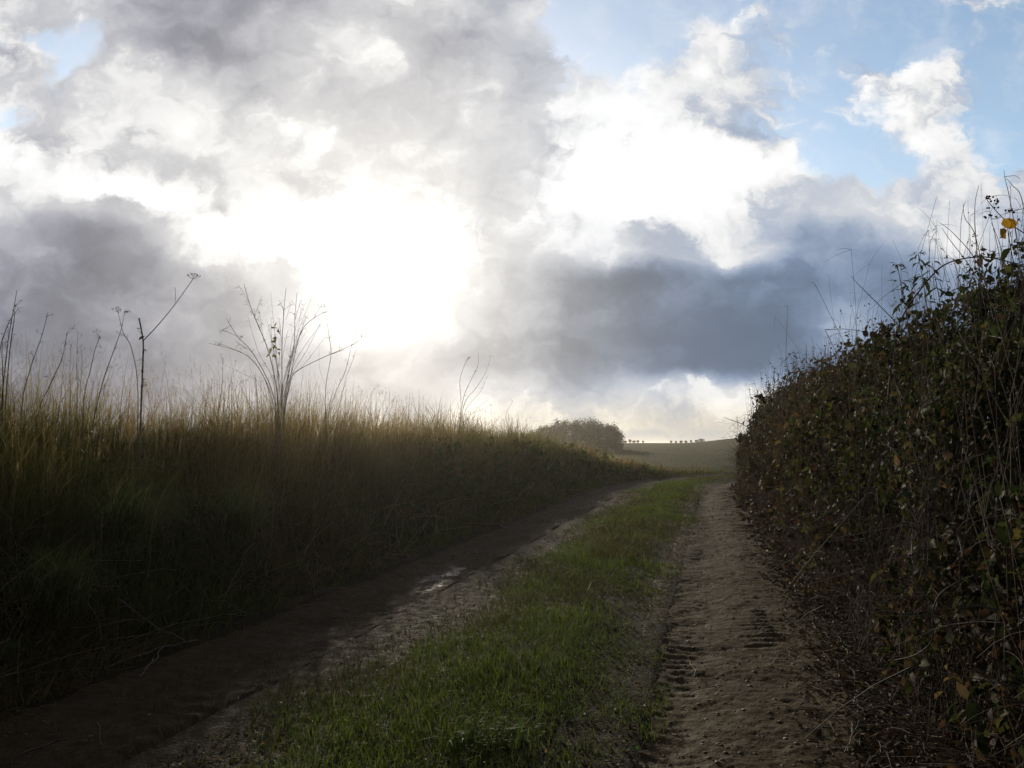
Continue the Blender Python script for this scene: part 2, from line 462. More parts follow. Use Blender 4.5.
S = axis([(-80, 12), (-4, .5), (2, .12), (20, .3), (60, .8), (260, 4), (700, 30), (2600, 200)])
T = axis([(-2200, 200), (-200, 20), (-14, .8), (-7, .14), (3, .14), (8, .6), (120, 14), (2200, 200)])
SS, TT = np.meshgrid(S, T, indexing='ij')
Z = height(SS, TT)
hid = (sst(-3.9, -3.7, TT) * sst(-2.85, -3.05, TT) + sst(-.38, -.2, TT) * sst(.62, .45, TT))
Z = Z - .16 * np.clip(hid, 0, 1) * (1 - sst(44, 48, SS))
X, Y = W(SS, TT)
tag(mk('ground', np.stack([X, Y, Z], -1).reshape(-1, 3), [grid_faces(len(S), len(T))], M_SOIL, smooth=True), kind='structure')

# the crop beyond the bend: a sheet just above the ground
S2 = S[(S > 46) & (S < 500)]; T2 = T[(T > -400) & (T < 500)]
A, B_ = np.meshgrid(S2, T2, indexing='ij')
X, Y = W(A, B_)
tag(mk('green_field', np.stack([X, Y, height(A, B_) + .03], -1).reshape(-1, 3), [grid_faces(len(S2), len(T2))], M_FIELD, smooth=True), kind='structure')

def track(name, t0, t1, mat, fn, wetfn):
    s = [1.5]
    while s[-1] < 47: s.append(s[-1] + max(.014, s[-1] * .0036))
    s = np.array(s); n = 110
    tt = np.linspace(0, 1, n)
    A = np.repeat(s[:, None], n, 1)
    lo = t0 + .16 * (fbm(s * .9, s * 0 + 3, 21) - .5) * 2; hi = t1 + .16 * (fbm(s * .9, s * 0 + 9, 22) - .5) * 2
    Bt = lo[:, None] + (hi - lo)[:, None] * tt[None, :]
    z = height(A, Bt) + fn(A, Bt)
    edge = np.minimum(tt, 1 - tt)[None, :]
    z = z - .05 * (1 - sst(0, .06, edge))
    X, Y = W(A, Bt)
    o = mk(name, np.stack([X, Y, z], -1).reshape(-1, 3), [grid_faces(len(s), n)], mat, attrs={'wet': wetfn(A, Bt).ravel()}, smooth=True)
    return tag(o, kind='structure')

def right_fn(s, t):
    c = t - .12 + .10 * np.sin(s * .35)
    rut = -.035 * np.exp(-((c + .28) / .25) ** 2)
    # tyre tread: slanting bars pressed in the left half
    ph = s / .155 + t * 1.4 + 1.8 * (fbm(s * .9, t * 1.2, 40) - .5)
    bar = sst(.15, .42, np.abs((ph % 1) - .5) * 1.0)
    mask = np.exp(-((c + .30) / .21) ** 4) * (.12 + .88 * sst(.40, .62, fbm(s * .9, t * 2.2, 41, 3)))
    tread = .009 * (bar - .5) * mask * (.3 + 1.2 * fbm(s * 6, t * 5, 46, 2))
    ph2 = s / .14 - t * 1.8
    tread2 = .012 * (sst(.2, .45, np.abs((ph2 % 1) - .5)) - .5) * np.exp(-((c - .30) / .16) ** 4) * sst(.5, .7, fbm(s * .7, t, 44))
    lump = .034 * (fbm(s * 4, t * 5, 42, 5) - .5) + .017 * (fbm(s * 21, t * 21, 43, 3) - .5) + .02 * (fbm(s * 1.3, t * 3, 47, 2) - .5)
    return rut + tread + tread2 + lump + .005

def left_fn(s, t):
    rut = -.05 * np.exp(-((t + 3.35) / .5) ** 2)
    ridge = .04 * (fbm(s * 1.5, t * 3.5, 50, 4) - .5) + .03 * (fbm(s * 5, t * 6, 52, 4) - .5) + .018 * (fbm(s * 19, t * 19, 53, 3) - .5)
    ph = s / .19 - t * 1.2 + 2.5 * (fbm(s * .9, t * .9, 56) - .5)
    tread = .009 * (sst(.2, .45, np.abs((ph % 1) - .5)) - .5) * np.exp(-((t + 3.0) / .22) ** 4) * sst(.5, .75, fbm(s * .8, t * 2, 55))
    return rut + ridge + tread + .005

def left_wet(s, t):
    return 0.42 * np.exp(-((s - 9.3) / 1.1) ** 2 - ((t + 3.15) / .22) ** 2) + .42 * sst(.48, .66, fbm(s * .8, t * 2.2, 57, 3)) * np.exp(-((t + 3.25) / .5) ** 2)

track('dirt_track', -.62, .86, M_TRACK, right_fn, lambda s, t: .30 * np.exp(-((t + .2) / .25) ** 2) + 0 * s)
track('dirt_track', -4.15, -2.78, M_MUD, left_fn, left_wet)

def scatter(n, s0, s1, t0, t1, pw=1.6):
    """n spots in lane coordinates, thinning with distance."""
    f = rng.random(n)
    s = s0 * (s1 / s0) ** (f ** (1 / 1.0)) if pw is None else (s0 ** (1 - pw) + f * (s1 ** (1 - pw) - s0 ** (1 - pw))) ** (1 / (1 - pw))
    t = rng.uniform(t0, t1, n)
    return s, t

def ground_pts(s, t, dz=0.):
    x, y = W(s, t)
    return np.stack([x, y, height(s, t) + dz], -1)

LANE = math.pi / 2 - HD            # direction of the lane as an angle from +X

# ------------------------------------------------------------------ grass strip between the wheel tracks
def lodge(s, t, spread):
    """Neighbouring blades lean the same way, mostly out over the lane."""
    return LANE - math.pi / 2 + (fbm(s * .55, t * .8, 68, 3) - .5) * 9 + rng.normal(0, spread, len(s))

def strip():
    bag = Bag(); n = 190000
    s, t = scatter(n, 2.2, 50, -2.95, -.15, 1.45)
    c = -1.50; half = .88 + .04 * sst(5, 11, s) + .34 * (fbm(s * .8, s * 0, 60) - .5) * 2
    edge = np.abs(t - c) / half
    cl = fbm(s * 2.2, t * 2.2, 61, 3); big = fbm(s * .6, t * .8, 62, 3)
    bare = sst(.30, .46, fbm(s * 1.1, t * 1.6, 66, 3) + .25 * (1 - edge))
    keep = (rng.random(n) < .12 + .88 * bare) & (rng.random(n) < np.clip(1.5 - edge, 0, 1) ** .9) & (edge < 1.2) & (rng.random(n) < sst(.2, .5, cl + .25 * (1 - edge)) * (.35 + .65 * sst(3, 6, s) + .3))
    s, t, cl, edge, big = s[keep], t[keep], cl[keep], edge[keep], big[keep]
    N = len(s); lod = np.clip(s / 7, 1, 4.5)
    h = rng.lognormal(-2.6, .5, N) * (.45 + 1.1 * cl) * (1.15 - .45 * edge)
    h = h * (.62 + .38 * sst(4, 11, s))
    p = sst(.4, .62, big)[:, None]
    col = pick(N, [(.062, .094, .014), (.084, .112, .019), (.042, .066, .012)], [4, 3, 3]) * p + pick(N, [(.048, .060, .017), (.085, .068, .030), (.032, .044, .013)], [3, 2, 3]) * (1 - p)
    blades(bag, ground_pts(s, t, -.005), h, .0040 * lod * rng.uniform(.6, 1.4, N), lodge(s * 2.5, t * 2.5, 1.6), rng.uniform(.15, .95, N), rng.uniform(0, .45, N), col, 3)
    # broad little leaves and dead bits between the blades
    n = 9000; s, t = scatter(n, 2.4, 25, -2.6, -.4, 1.5)
    col = pick(n, [(.035, .06, .016), (.10, .075, .04), (.06, .045, .025)], [2, 1, 2])
    leaves(bag, ground_pts(s, t, .012), .022 * np.clip(s / 7, 1, 3) * rng.uniform(.5, 1.5, n), col, np.array([0, 0, 1.]), .55)
    tag(bag.build('grass', M_GRASS), 'short green grass growing between the two wheel tracks', 'grass', kind='stuff')
    # dead stalks and thin tufts straggling over the bare left track
    bag = Bag(); n = 12000; s, t = scatter(n, 2.2, 36, -4.4, -1.9, 1.4)
    keep = rng.random(n) < sst(.42, .62, fbm(s * 1.8, t * 2.6, 64, 3)) + .12; s, t = s[keep], t[keep]; N = len(s)
    blades(bag, ground_pts(s, t, -.03), rng.lognormal(-2.3, .4, N), .0045 * np.clip(s / 7, 1, 3), rng.uniform(0, 6.28, N), rng.uniform(.4, 1., N), rng.uniform(.1, .5, N), pick(N, [(.04, .05, .016), (.09, .07, .04), (.05, .036, .022)], [2, 1, 2]), 3)
    tag(bag.build('sparse_grass', M_GRASS), 'sparse flattened grass and dead stalks straggling over the muddy left track', 'grass', kind='stuff')
strip()

# grass on the near edge of the crop and low growth along the bend
def bend_grass():
    bag = Bag(); n = 24000
    s, t = scatter(n, 40, 150, -30, 40, 1.6)
    N = len(s)
    col = pick(N, [(.04, .055, .014), (.06, .06, .02), (.09, .075, .03)], [4, 3, 1.2])
    blades(bag, ground_pts(s, t), rng.uniform(.10, .28, N), .02 * np.clip(s / 50, 1, 3), rng.uniform(0, 6.28, N), rng.uniform(.1, .6, N), rng.uniform(0, .2, N), col, 2)
    tag(bag.build('crop', M_GRASS), 'rough green crop covering the field beyond the bend', 'crop', kind='stuff')
bend_grass()

# ------------------------------------------------------------------ tall grass of the left bank
def bank():
    end = lambda s: 1 - .72 * sst(31, 45, s)
    # dry standing grass on the crest
    bag = Bag(); n = 60000
    s, t = scatter(n, 1.6, 47, -9.5, -5.0, 1.35)
    t = np.where(rng.random(n) < .6, -5.4 - np.abs(rng.normal(0, .9, n)), t)
    cl = np.clip((fbm(s * .6, t * .8, 70, 3) - .5) * 1.7 + .5, 0, 1); cf = fbm(s * 2.6, t * 2.6, 71, 2)
    keep = rng.random(n) < .25 + 1.1 * sst(.3, .65, cf)
    s, t, cl, cf = s[keep], t[keep], cl[keep], cf[keep]; N = len(s)
    lod = np.clip(s / 8, 1, 4.5)
    h = rng.uniform(.45, 1.12, N) * (.55 + .85 * cl) * (.8 + .4 * cf) * end(s)
    patch = sst(.42, .62, fbm(s * .45, t * .6, 73, 3))[:, None]
    c1 = pick(N, [(.150, .110, .050), (.20, .15, .075), (.11, .08, .036)], [3, 1.4, 2])
    c2 = pick(N, [(.085, .080, .026), (.11, .092, .034), (.06, .062, .02)], [3, 2, 2])
    blades(bag, ground_pts(s, t, -.02), h * 1.08, .0066 * lod * rng.uniform(.5, 1.5, N), lodge(s, t, 1.1), np.abs(rng.normal(.46, .34, N)), np.abs(rng.normal(.2, .24, N)), c1 * patch + c2 * (1 - patch), 4)
    # loose panicles standing over the rest
    n = 6500
    s, t = scatter(n, 2.5, 46, -9.0, -5.3, 1.25)
    cl = fbm(s * 1.1, t * 1.1, 72, 3)
    keep = rng.random(n) < sst(.3, .65, cl); s, t, cl = s[keep], t[keep], cl[keep]; N = len(s)
    lod = np.clip(s / 8, 1, 4)
    h = rng.uniform(.6, 1.22, N) * (.62 + .6 * cl) * end(s)
    col = pick(N, [(.17, .13, .075), (.12, .09, .05), (.22, .18, .11)], [3, 2, 1])
    tip = blades(bag, ground_pts(s, t), h, .0032 * lod, lodge(s, t, 1.2), np.abs(rng.normal(.2, .2, N)), np.abs(rng.normal(.03, .05, N)), col, 5)
    k = 7
    tp = np.repeat(tip, k, 0); cc = np.repeat(col, k, 0); M = len(tp)
    tp = tp - np.stack([np.zeros(M), np.zeros(M), rng.uniform(0, .13, M)], -1)
    blades(bag, tp, rng.uniform(.02, .06, M), .0035 * np.repeat(lod, k), rng.uniform(0, 6.28, M), rng.uniform(.2, .8, M), rng.uniform(0, .3, M), cc * 1.05, 2)
    tag(bag.build('tall_grass', M_DRY), 'tall dry brown grass standing along the top of the left bank', 'grass', kind='stuff')
    # long green blades hanging down the face
    bag = Bag(); n = 66000
    s, t = scatter(n, 1.6, 47, -6.6, -3.95, 1.35)
    cl = fbm(s * .9, t * 1.1, 75, 3); cf = fbm(s * 3, t * 3.4, 76, 2)
    keep = (rng.random(n) < .2 + 1.2 * sst(.3, .6, cf)) & (rng.random(n) < .30 + .70 * sst(3.9, 4.6, -t))
    s, t, cl, cf = s[keep], t[keep], cl[keep], cf[keep]; N = len(s)
    lod = np.clip(s / 8, 1, 4.5)
    h = rng.uniform(.25, .95, N) * (.35 + 1.0 * cl) * (.5 + .5 * sst(4.1, 5.0, -t)) * (1 - .6 * sst(40, 47, s))
    patch = sst(.40, .60, fbm(s * .6, t * .9, 77, 3))[:, None]
    c1 = pick(N, [(.055, .068, .018), (.078, .084, .024), (.040, .052, .014)], [3, 2.5, 3])
    c2 = pick(N, [(.09, .068, .030), (.06, .05, .024), (.13, .10, .05)], [3, 3, 1])
    blades(bag, ground_pts(s, t, -.02), h, .0098 * lod * rng.uniform(.4, 1.6, N), lodge(s, t, 1.0), rng.uniform(.25, .98, N), rng.uniform(.1, .85, N), c1 * patch + c2 * (1 - patch), 5)
    # small leaved weeds among it
    n = 26000
    s, t = scatter(n, 2.2, 40, -5.9, -4.4, 1.4)
    keep = rng.random(n) < sst(.5, .62, fbm(s * .9, t * 1.2, 78, 2)); s, t = s[keep], t[keep]; N = len(s)
    P = ground_pts(s, t) + np.stack([rng.normal(0, .04, N), rng.normal(0, .04, N), rng.uniform(.1, .72, N) * (.35 + .6 * sst(4.4, 5.6, -t))], -1)
    leaves(bag, P, .068 * np.clip(s / 8, 1, 3.2) * rng.uniform(.5, 1.3, N), pick(N, [(.04, .06, .016), (.06, .07, .022), (.09, .06, .03)], [2, 1, .7]), np.array([CA, -SA, .6]), .4)
    # dead stems tangled through it
    n = 1700; s, t = scatter(n, 2.2, 34, -6.2, -4.3, 1.4); P0 = ground_pts(s, t)
    an = rng.uniform(0, 6.28, n); l = rng.uniform(.3, 1.1, n); el = rng.uniform(.1, 1.3, n); f = np.linspace(0, 1, 6)[None, :, None]
    d = np.stack([np.cos(an) * np.cos(el), np.sin(an) * np.cos(el), np.sin(el)], -1)
    P = P0[:, None] + d[:, None] * l[:, None, None] * f + rng.normal(0, .018, (n, 6, 3)) * f + np.array([0, 0, -.25]) * f ** 2 * l[:, None, None]
    tubes(bag, P, (.0026 * np.clip(s / 8, 1, 3))[:, None] * np.linspace(1, .5, 6)[None], pick(n, [(.15, .115, .07), (.28, .23, .15)], [2, 1.3]), 3)
    tag(bag.build('bank_grass', M_GRASS), 'long green drooping grass covering the face of the left bank', 'grass', kind='stuff')
bank()

# ------------------------------------------------------------------ hedge on the right
def face_t(s, z):
    """Where the hedge's face stands at height z."""
    return 1.05 + .26 * z + .60 * (fbm(s * .75, z * .7, 80, 3) - .5) * 2 + .22 * (fbm(s * 3, z * 3, 81, 2) - .5) * 2

def hedge_bush(s0, s1, top, lsize, nleaf, ntwig, cols, wts, label, name='bramble_bush', cat='bush', leaf_top=0.0):
    s_c = (s0 + s1) / 2
    base = ground_pts(np.array([s_c]), np.array([2.0]))[0]
    root = empty(name, base, label, cat, 'bushes of the hedge along the track')
    L = s1 - s0
    def topz(s): return top * (.58 + .66 * fbm(s * 1.3, s * 0 + 5, 83, 3) + .10 * (fbm(s * 6, s * 0 + 2, 84, 2) - .5))
    # leaves sit in sprays along arching canes that push out of the face, with hollows between them
    K = int(nleaf / 42)
    sk = rng.uniform(s0 - .2, s1 + .2, K); tk = topz(sk)
    zk = tk * (.08 + .88 * rng.random(K) ** .85)
    dk = rng.normal(.05, .22, K) + sst(.7, 1.0, zk / tk) * rng.uniform(0, 1.2, K)
    hol = fbm(sk * 1.7, zk * 1.9, 85, 2)
    keep = (hol > .42 + .10 * rng.normal(size=K) * .5) & (rng.random(K) > .7 * (1 - sst(.3, 1.0, zk)))
    sk, zk, dk, tk = sk[keep], zk[keep], dk[keep], tk[keep]; K = len(sk)
    per = 42
    g = rng.uniform(-.5, .5, (K, per)); le = rng.uniform(.25, .75, K)[:, None] * (1 if s_c < 10 else s_c / 10)
    du = rng.normal(size=(K, 3)); du[:, 2] *= .8; du /= np.linalg.norm(du, axis=1, keepdims=True)
    sp = lambda x: rng.normal(0, x, (K, per))
    s = (sk[:, None] + du[:, 0:1] * g * le + sp(.045)).ravel()
    z = (zk[:, None] + du[:, 2:3] * g * le - .5 * g * g * le + sp(.045)).ravel()
    dep = (dk[:, None] + du[:, 1:2] * g * le * .6 + sp(.05)).ravel()
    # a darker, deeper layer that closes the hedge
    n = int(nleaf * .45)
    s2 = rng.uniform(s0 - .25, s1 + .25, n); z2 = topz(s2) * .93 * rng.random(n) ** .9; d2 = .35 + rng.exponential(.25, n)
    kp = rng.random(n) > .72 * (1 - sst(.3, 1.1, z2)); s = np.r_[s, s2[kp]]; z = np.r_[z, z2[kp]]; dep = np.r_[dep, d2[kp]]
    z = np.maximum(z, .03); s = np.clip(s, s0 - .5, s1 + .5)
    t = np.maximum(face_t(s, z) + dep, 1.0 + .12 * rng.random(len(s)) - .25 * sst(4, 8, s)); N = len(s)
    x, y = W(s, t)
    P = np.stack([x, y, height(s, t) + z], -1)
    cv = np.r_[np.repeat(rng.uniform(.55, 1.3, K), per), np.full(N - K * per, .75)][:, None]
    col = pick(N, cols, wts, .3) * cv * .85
    dead = rng.random(N) < .15 + .45 * (1 - sst(.3, 1.2, z))
    col[dead] = pick(int(dead.sum()), [(.058, .036, .022), (.040, .026, .018), (.10, .075, .04)], [3, 3, .6])
    out = np.array([-CA, SA, .45])
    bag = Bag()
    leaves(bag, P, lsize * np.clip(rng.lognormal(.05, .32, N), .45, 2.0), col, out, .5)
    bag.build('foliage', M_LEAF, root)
    # twigs: rise from the root zone, arch over towards the lane
    bag = Bag(); n = int(ntwig * 1.0)
    s = rng.uniform(s0 - .1, s1 + .1, n); tb = 1.05 + rng.exponential(.5, n)
    hh = topz(s) * rng.uniform(.35, 1.12, n)
    lean = rng.normal(0, .35, n); leans = rng.normal(0, .4, n)
    f = np.linspace(0, 1, 7)[None, :]
    arch = np.where(rng.random(n) < .4, rng.uniform(.1, .5, n), 0)[:, None]
    zz = hh[:, None] * (f - arch * f ** 3)
    tt = tb[:, None] + lean[:, None] * f - arch * 1.6 * f ** 2 + .26 * zz * .6 + .05 * rng.normal(size=(n, 7))
    ss = s[:, None] + leans[:, None] * f + .04 * rng.normal(size=(n, 7))
    x, y = W(ss, tt)
    P = np.stack([x, y, height(ss, tt) + zz - .03], -1)
    r0 = rng.uniform(.0016, .0042, n) * max(1, s_c / 11)
    tc = pick(n, [(.040, .026, .018), (.060, .036, .025), (.11, .08, .05), (.028, .019, .015)], [3, 2, .8, 2])
    tubes(bag, P, r0[:, None] * (1.1 - .75 * f), tc, 3)
    # side twiglets
    k = 4; idx = np.repeat(np.arange(n), k); j = rng.integers(2, 7, n * k)
    p0 = P[idx, j]; d = rng.normal(size=(n * k, 3)) * np.array([1, 1, .6]) + np.array([0, 0, .5]); d /= np.linalg.norm(d, axis=1, keepdims=True)
    ll = rng.uniform(.08, .32, n * k)[:, None]
    g3 = np.linspace(0, 1, 4)[None, :, None]
    Q = p0[:, None] + d[:, None] * ll[:, None] * g3 + np.array([0, 0, -.06]) * g3 ** 2
    tubes(bag, Q, (r0[idx] * .5)[:, None] * np.linspace(1, .5, 4)[None], tc[idx], 3)
    bag.build('twigs', M_BARK, root)
    n = int(18 * L) + (40 if cat == 'shrub' else 12)
    bag = Bag(); lf = Bag()
    s = rng.uniform(s0, s1, n); tb = face_t(s, top * .8) + rng.uniform(-.1, 1.1, n)
    z1 = topz(s) * rng.uniform(.95, 1.0, n) + np.clip(rng.exponential(.16, n), 0, .4) * (1.2 if cat == 'shrub' else .7) * (s0 > 3); z0 = topz(s) * .45
    f = np.linspace(0, 1, 7)[None, :]
    zz = z0[:, None] + (z1 - z0)[:, None] * f
    ss = s[:, None] + rng.normal(0, .22, n)[:, None] * f ** 1.5 + .012 * rng.normal(size=(n, 7)); tt = tb[:, None] + rng.normal(-.12, .2, n)[:, None] * f ** 1.5 + .012 * rng.normal(size=(n, 7))
    x, y = W(ss, tt); P = np.stack([x, y, height(ss, tt) + zz], -1)
    rr = .0028 * max(1, s_c / 9)
    tubes(bag, P, rr * (1.1 - .8 * f) * np.ones((n, 1)), pick(n, [(.075, .042, .034), (.05, .034, .028)], [2, 1]), 3)
    bag.build('shoots', M_BARK, root)
    k = 16; idx = np.repeat(np.arange(n), k); g = rng.uniform(.30, 1, n * k); j = np.minimum((g * 6).astype(int), 5); fr = (g * 6 - j)[:, None]
    Q = P[idx, j] * (1 - fr) + P[idx, j + 1] * fr + rng.normal(0, .012, (n * k, 3))
    keep = rng.random(n * k) < (.75 if cat == 'shrub' else .5); Q = Q[keep]
    leaves(lf, Q, lsize * .52 * rng.uniform(.5, 1.25, len(Q)), pick(len(Q), cols, wts, .35) * .8, None, 0)
    lf.build('shoot_leaves', M_LEAF, root)
    return root

G1 = [(.030, .042, .016), (.042, .052, .019), (.060, .064, .022), (.085, .07, .028)]
BR = [(.040, .048, .020), (.065, .055, .026), (.09, .060, .032), (.05, .06, .02)]
hedge_bush(2.0, 3.6, 2.40, .044, 14000, 170, G1, [4, 3, 1.5, .4], 'bramble bush filling the lower right corner of the frame, nearest of the hedge')
hedge_bush(3.5, 5.0, 2.52, .054, 14000, 230, G1, [4, 3, 1.5, .5], 'dark leafy bramble bush directly below the yellow leaves and red berries')
hedge_bush(4.9, 6.7, 2.60, .044, 17000, 260, G1, [4, 3, 2, .6], 'bramble bush crossed by bare canes, below the arching cane')
hedge_bush(6.6, 8.9, 2.70, .056, 14500, 300, G1, [3, 3, 2, .8], 'green and brown bush just below the two nettle tops')
hedge_bush(8.8, 11.8, 2.75, .066, 11000, 380, BR, [3, 2, 2, 2], 'bush with many thin reddish brown shoots and small leaves behind the nettles', 'hedge_shrub', 'shrub')
hedge_bush(11.6, 15.6, 2.80, .074, 10500, 420, BR, [2, 3, 2, 1], 'thin brown shrub below the long bare twig pointing left into the sky', 'hedge_shrub', 'shrub')
hedge_bush(15.3, 20.5, 2.85, .090, 9500, 420, BR, [2, 3, 3, 1], 'brown twiggy shrub in the middle of the hedge carrying an orange leaf', 'hedge_shrub', 'shrub')
hedge_bush(20.2, 27.0, 2.95, .115, 8500, 420, BR, [2, 3, 2, 2], 'shrub next to last along the track with a ragged brown top', 'hedge_shrub', 'shrub')
hedge_bush(26.6, 36.0, 3.0, .15, 7500, 420, BR, [2, 2, 2, 3], 'last and farthest shrub of the hedge where the track bends out of sight', 'hedge_shrub', 'shrub')

# low litter at the hedge's foot
def litter():
    bag = Bag(); n = 16000
    s, t = scatter(n, 2.4, 36, .45, 2.0, 1.5)
    keep = rng.random(n) < sst(.4, 1.0, t + .25 * (fbm(s * 1.5, t * 1.5, 90) - .5))
    s, t = s[keep], t[keep]; N = len(s); lod = np.clip(s / 7, 1, 4)
    P = ground_pts(s, t, .01) + np.stack([np.zeros(N), np.zeros(N), rng.random(N) ** 2 * .10 * sst(.6, 1.3, t)], -1)
    col = pick(N, [(.075, .048, .028), (.05, .032, .02), (.11, .08, .045), (.20, .16, .10)], [3, 3, 1.5, .35], .3)
    leaves(bag, P, .042 * lod * rng.uniform(.5, 1.3, N), col, np.array([0, 0, 1.]), .4, .6, .5)
    tag(bag.build('fallen_leaves', M_DEAD), 'dead brown leaves lying under the hedge beside the track', 'leaf litter', kind='stuff')
    bag = Bag(); n = 2600
    s, t = scatter(n, 2.4, 34, .35, 1.9, 1.5)
    keep = rng.random(n) < sst(.2, 1.0, t); s, t = s[keep], t[keep]; n = len(s)
    P0 = ground_pts(s, t, .012); P0[:, 2] += rng.random(n) ** 2 * .25 * sst(.7, 1.5, t)
    a = rng.uniform(0, 6.28, n); l = rng.uniform(.06, .42, n) * np.clip(s / 9, 1, 2)
    d = np.stack([np.cos(a), np.sin(a), rng.normal(0, .22, n)], -1)
    f = np.linspace(-.5, .5, 5)[None, :, None]
    P = P0[:, None] + d[:, None] * l[:, None, None] * f + rng.normal(0, .008, (n, 5, 3))
    P[..., 2] = np.maximum(P[..., 2], P0[:, 2][:, None] - .012)
    tc = pick(n, [(.08, .055, .038), (.22, .18, .12), (.13, .095, .06)], [3, .8, 2])
    tubes(bag, P, (rng.uniform(.0012, .0032, n) * np.clip(s / 8, 1, 3))[:, None] * np.ones((1, 5)), tc, 3)
    tag(bag.build('dead_twigs', M_BARK), 'dead twigs and dry stalks strewn under the hedge', 'brushwood', kind='stuff')
litter()

# stones pressed into the tracks
def stones():
    bag = Bag(); n = 6000
    s, t = scatter(n, 2.6, 30, -.6, 1.0, 1.5)
    k = rng.random(n) < .12; t[k] = rng.uniform(-4, -2.7, k.sum())
    x, y = W(s, t)
    z = height(s, t) + np.where(t > -2, right_fn(s, t), left_fn(s, t))
    r = rng.lognormal(-5.05, .55, n).clip(.002, .017) * np.clip(s / 9, 1, 2)
    # rough little octahedra, cut once
    base = np.array([[1, 0, 0], [-1, 0, 0], [0, 1, 0], [0, -1, 0], [0, 0, 1], [0, 0, -1], [.66, .66, .3], [-.66, .66, .25], [.66, -.66, .3], [-.66, -.66, .2]])
    V = base[None] * rng.uniform(.7, 1.25, (n, 10, 1)) * r[:, None, None] * np.array([1, 1, .62])
    a = rng.uniform(0, 6.28, n); c, s_ = np.cos(a)[:, None], np.sin(a)[:, None]
    V = np.stack([V[..., 0] * c - V[..., 1] * s_, V[..., 0] * s_ + V[..., 1] * c, V[..., 2]], -1)
    V = V + np.stack([x, y, z - r * .12], -1)[:, None]
    F = np.array([[4, 0, 6], [4, 6, 2], [4, 2, 7], [4, 7, 1], [4, 1, 9], [4, 9, 3], [4, 3, 8], [4, 8, 0], [5, 6, 0], [5, 2, 6], [5, 7, 2], [5, 1, 7], [5, 9, 1], [5, 3, 9], [5, 8, 3], [5, 0, 8]])
    FF = (np.arange(n)[:, None, None] * 10 + F[None]).reshape(-1, 3)
    col = pick(n, [(.10, .07, .042), (.16, .125, .085), (.07, .048, .028)], [3, .8, 3], .3)
    bag.add(V.reshape(-1, 3), [FF], np.repeat(col, 10, 0))
    tag(bag.build('gravel', M_STONE, smooth=True), 'small stones pressed into the earth of the wheel tracks', 'gravel', kind='stuff')
stones()

# ------------------------------------------------------------------ single plants on the left bank
DKST = (.075, .055, .042); MDST = (.12, .09, .06); PALE = (.20, .155, .10)

def yt(px, t=-6.1):
    """How far north the sight line through this pixel column meets the line t along the lane."""
    return t / ((px - 512) / FPX * CA - SA)

def down(p):
    """The ground below a point."""
    return np.array([p[0], p[1], float(zat(p[0], p[1])) - .02])

def umbel(bag, p, r, n, col, tilt=(0, 0)):
    """A dried umbel: rays, each ending in a tuft."""
    p = np.asarray(p, float)
    for i in range(n):
        a = i * 2.399; q = math.sqrt((i + .5) / n)
        q *= rng.uniform(.8, 1.15); e = p + np.array([math.cos(a) * r * q + tilt[0], math.sin(a) * r * q + tilt[1], r * (.95 - .55 * q) * rng.uniform(.7, 1.2)])
        tube(bag, [p, (p + e) / 2 + np.array([0, 0, -.004]), e], [.0016, .0013], col, 3, 5)
        for j in range(6):
            b = rng.normal(size=3) * .008; b[2] = abs(b[2])
            tube(bag, [e, e + b], [.0016, .0028], col, 4, 3)

def ball(bag, c, r, col):
    th = np.linspace(0, math.pi, 6)[1:-1]; ph = np.arange(7) * 2 * math.pi / 7
    V = [[0, 0, 1]] + [[math.sin(a) * math.cos(q), math.sin(a) * math.sin(q), math.cos(a)] for a in th for q in ph] + [[0, 0, -1]]
    F4 = [[1 + i * 7 + j, 1 + i * 7 + (j + 1) % 7, 1 + (i + 1) * 7 + (j + 1) % 7, 1 + (i + 1) * 7 + j] for i in range(3) for j in range(7)]
    F3 = [[0, 1 + (j + 1) % 7, 1 + j] for j in range(7)] + [[29, 22 + j, 22 + (j + 1) % 7] for j in range(7)]
    bag.add(np.array(V) * r * rng.uniform(.85, 1.15) + c, [np.array(F4), np.array(F3)], col)
def plant(name, label, cat, Y, stems, foot, group=None, col=DKST, r=.004, jig=.06, k=5):
    """A plant whose bare stems follow the photograph's outline at the distance Y; foot = pixel of its foot."""
    b = at(foot[0], foot[1], Y); g = down(b)
    root = empty(name, g, label, cat, group)
    for st in stems:
        bag = Bag()
        pts = [at(px, py, Y + jig * float(rng.normal())) for px, py in st['p']]
        if st.get('root', True): pts = [down(pts[0])] + pts
        rr = st.get('r', r)
        Q = tube(bag, pts, [rr * 1.15, rr, rr * st.get('end', .45)], st.get('c', col), k, max(14, 6 * len(pts)))
        for j in range(7):
            i = int(rng.integers(len(Q) // 3, len(Q))); c = Q[i]; d = rng.normal(size=3) * np.array([1, 1, .3]) + np.array([0, 0, .9]); d /= np.linalg.norm(d)
            l = rng.uniform(.03, .13) * (1.2 - .5 * i / len(Q)); e = c + d * l
            tube(bag, [c, (c + e) / 2 + rng.normal(0, .006, 3), e], [rr * .5, rr * .25], st.get('c', col), 3, 5)
            ball(bag, c, rr * 1.5, np.array(st.get('c', col)))
            for g in range(3):
                tube(bag, [e, e + rng.normal(0, .012, 3)], [rr * .3, rr * .55], st.get('c', col), 3, 3)
        o = bag.build('stem', M_STRAW, root, True)
        st['tip'] = pts[-1]
    return root

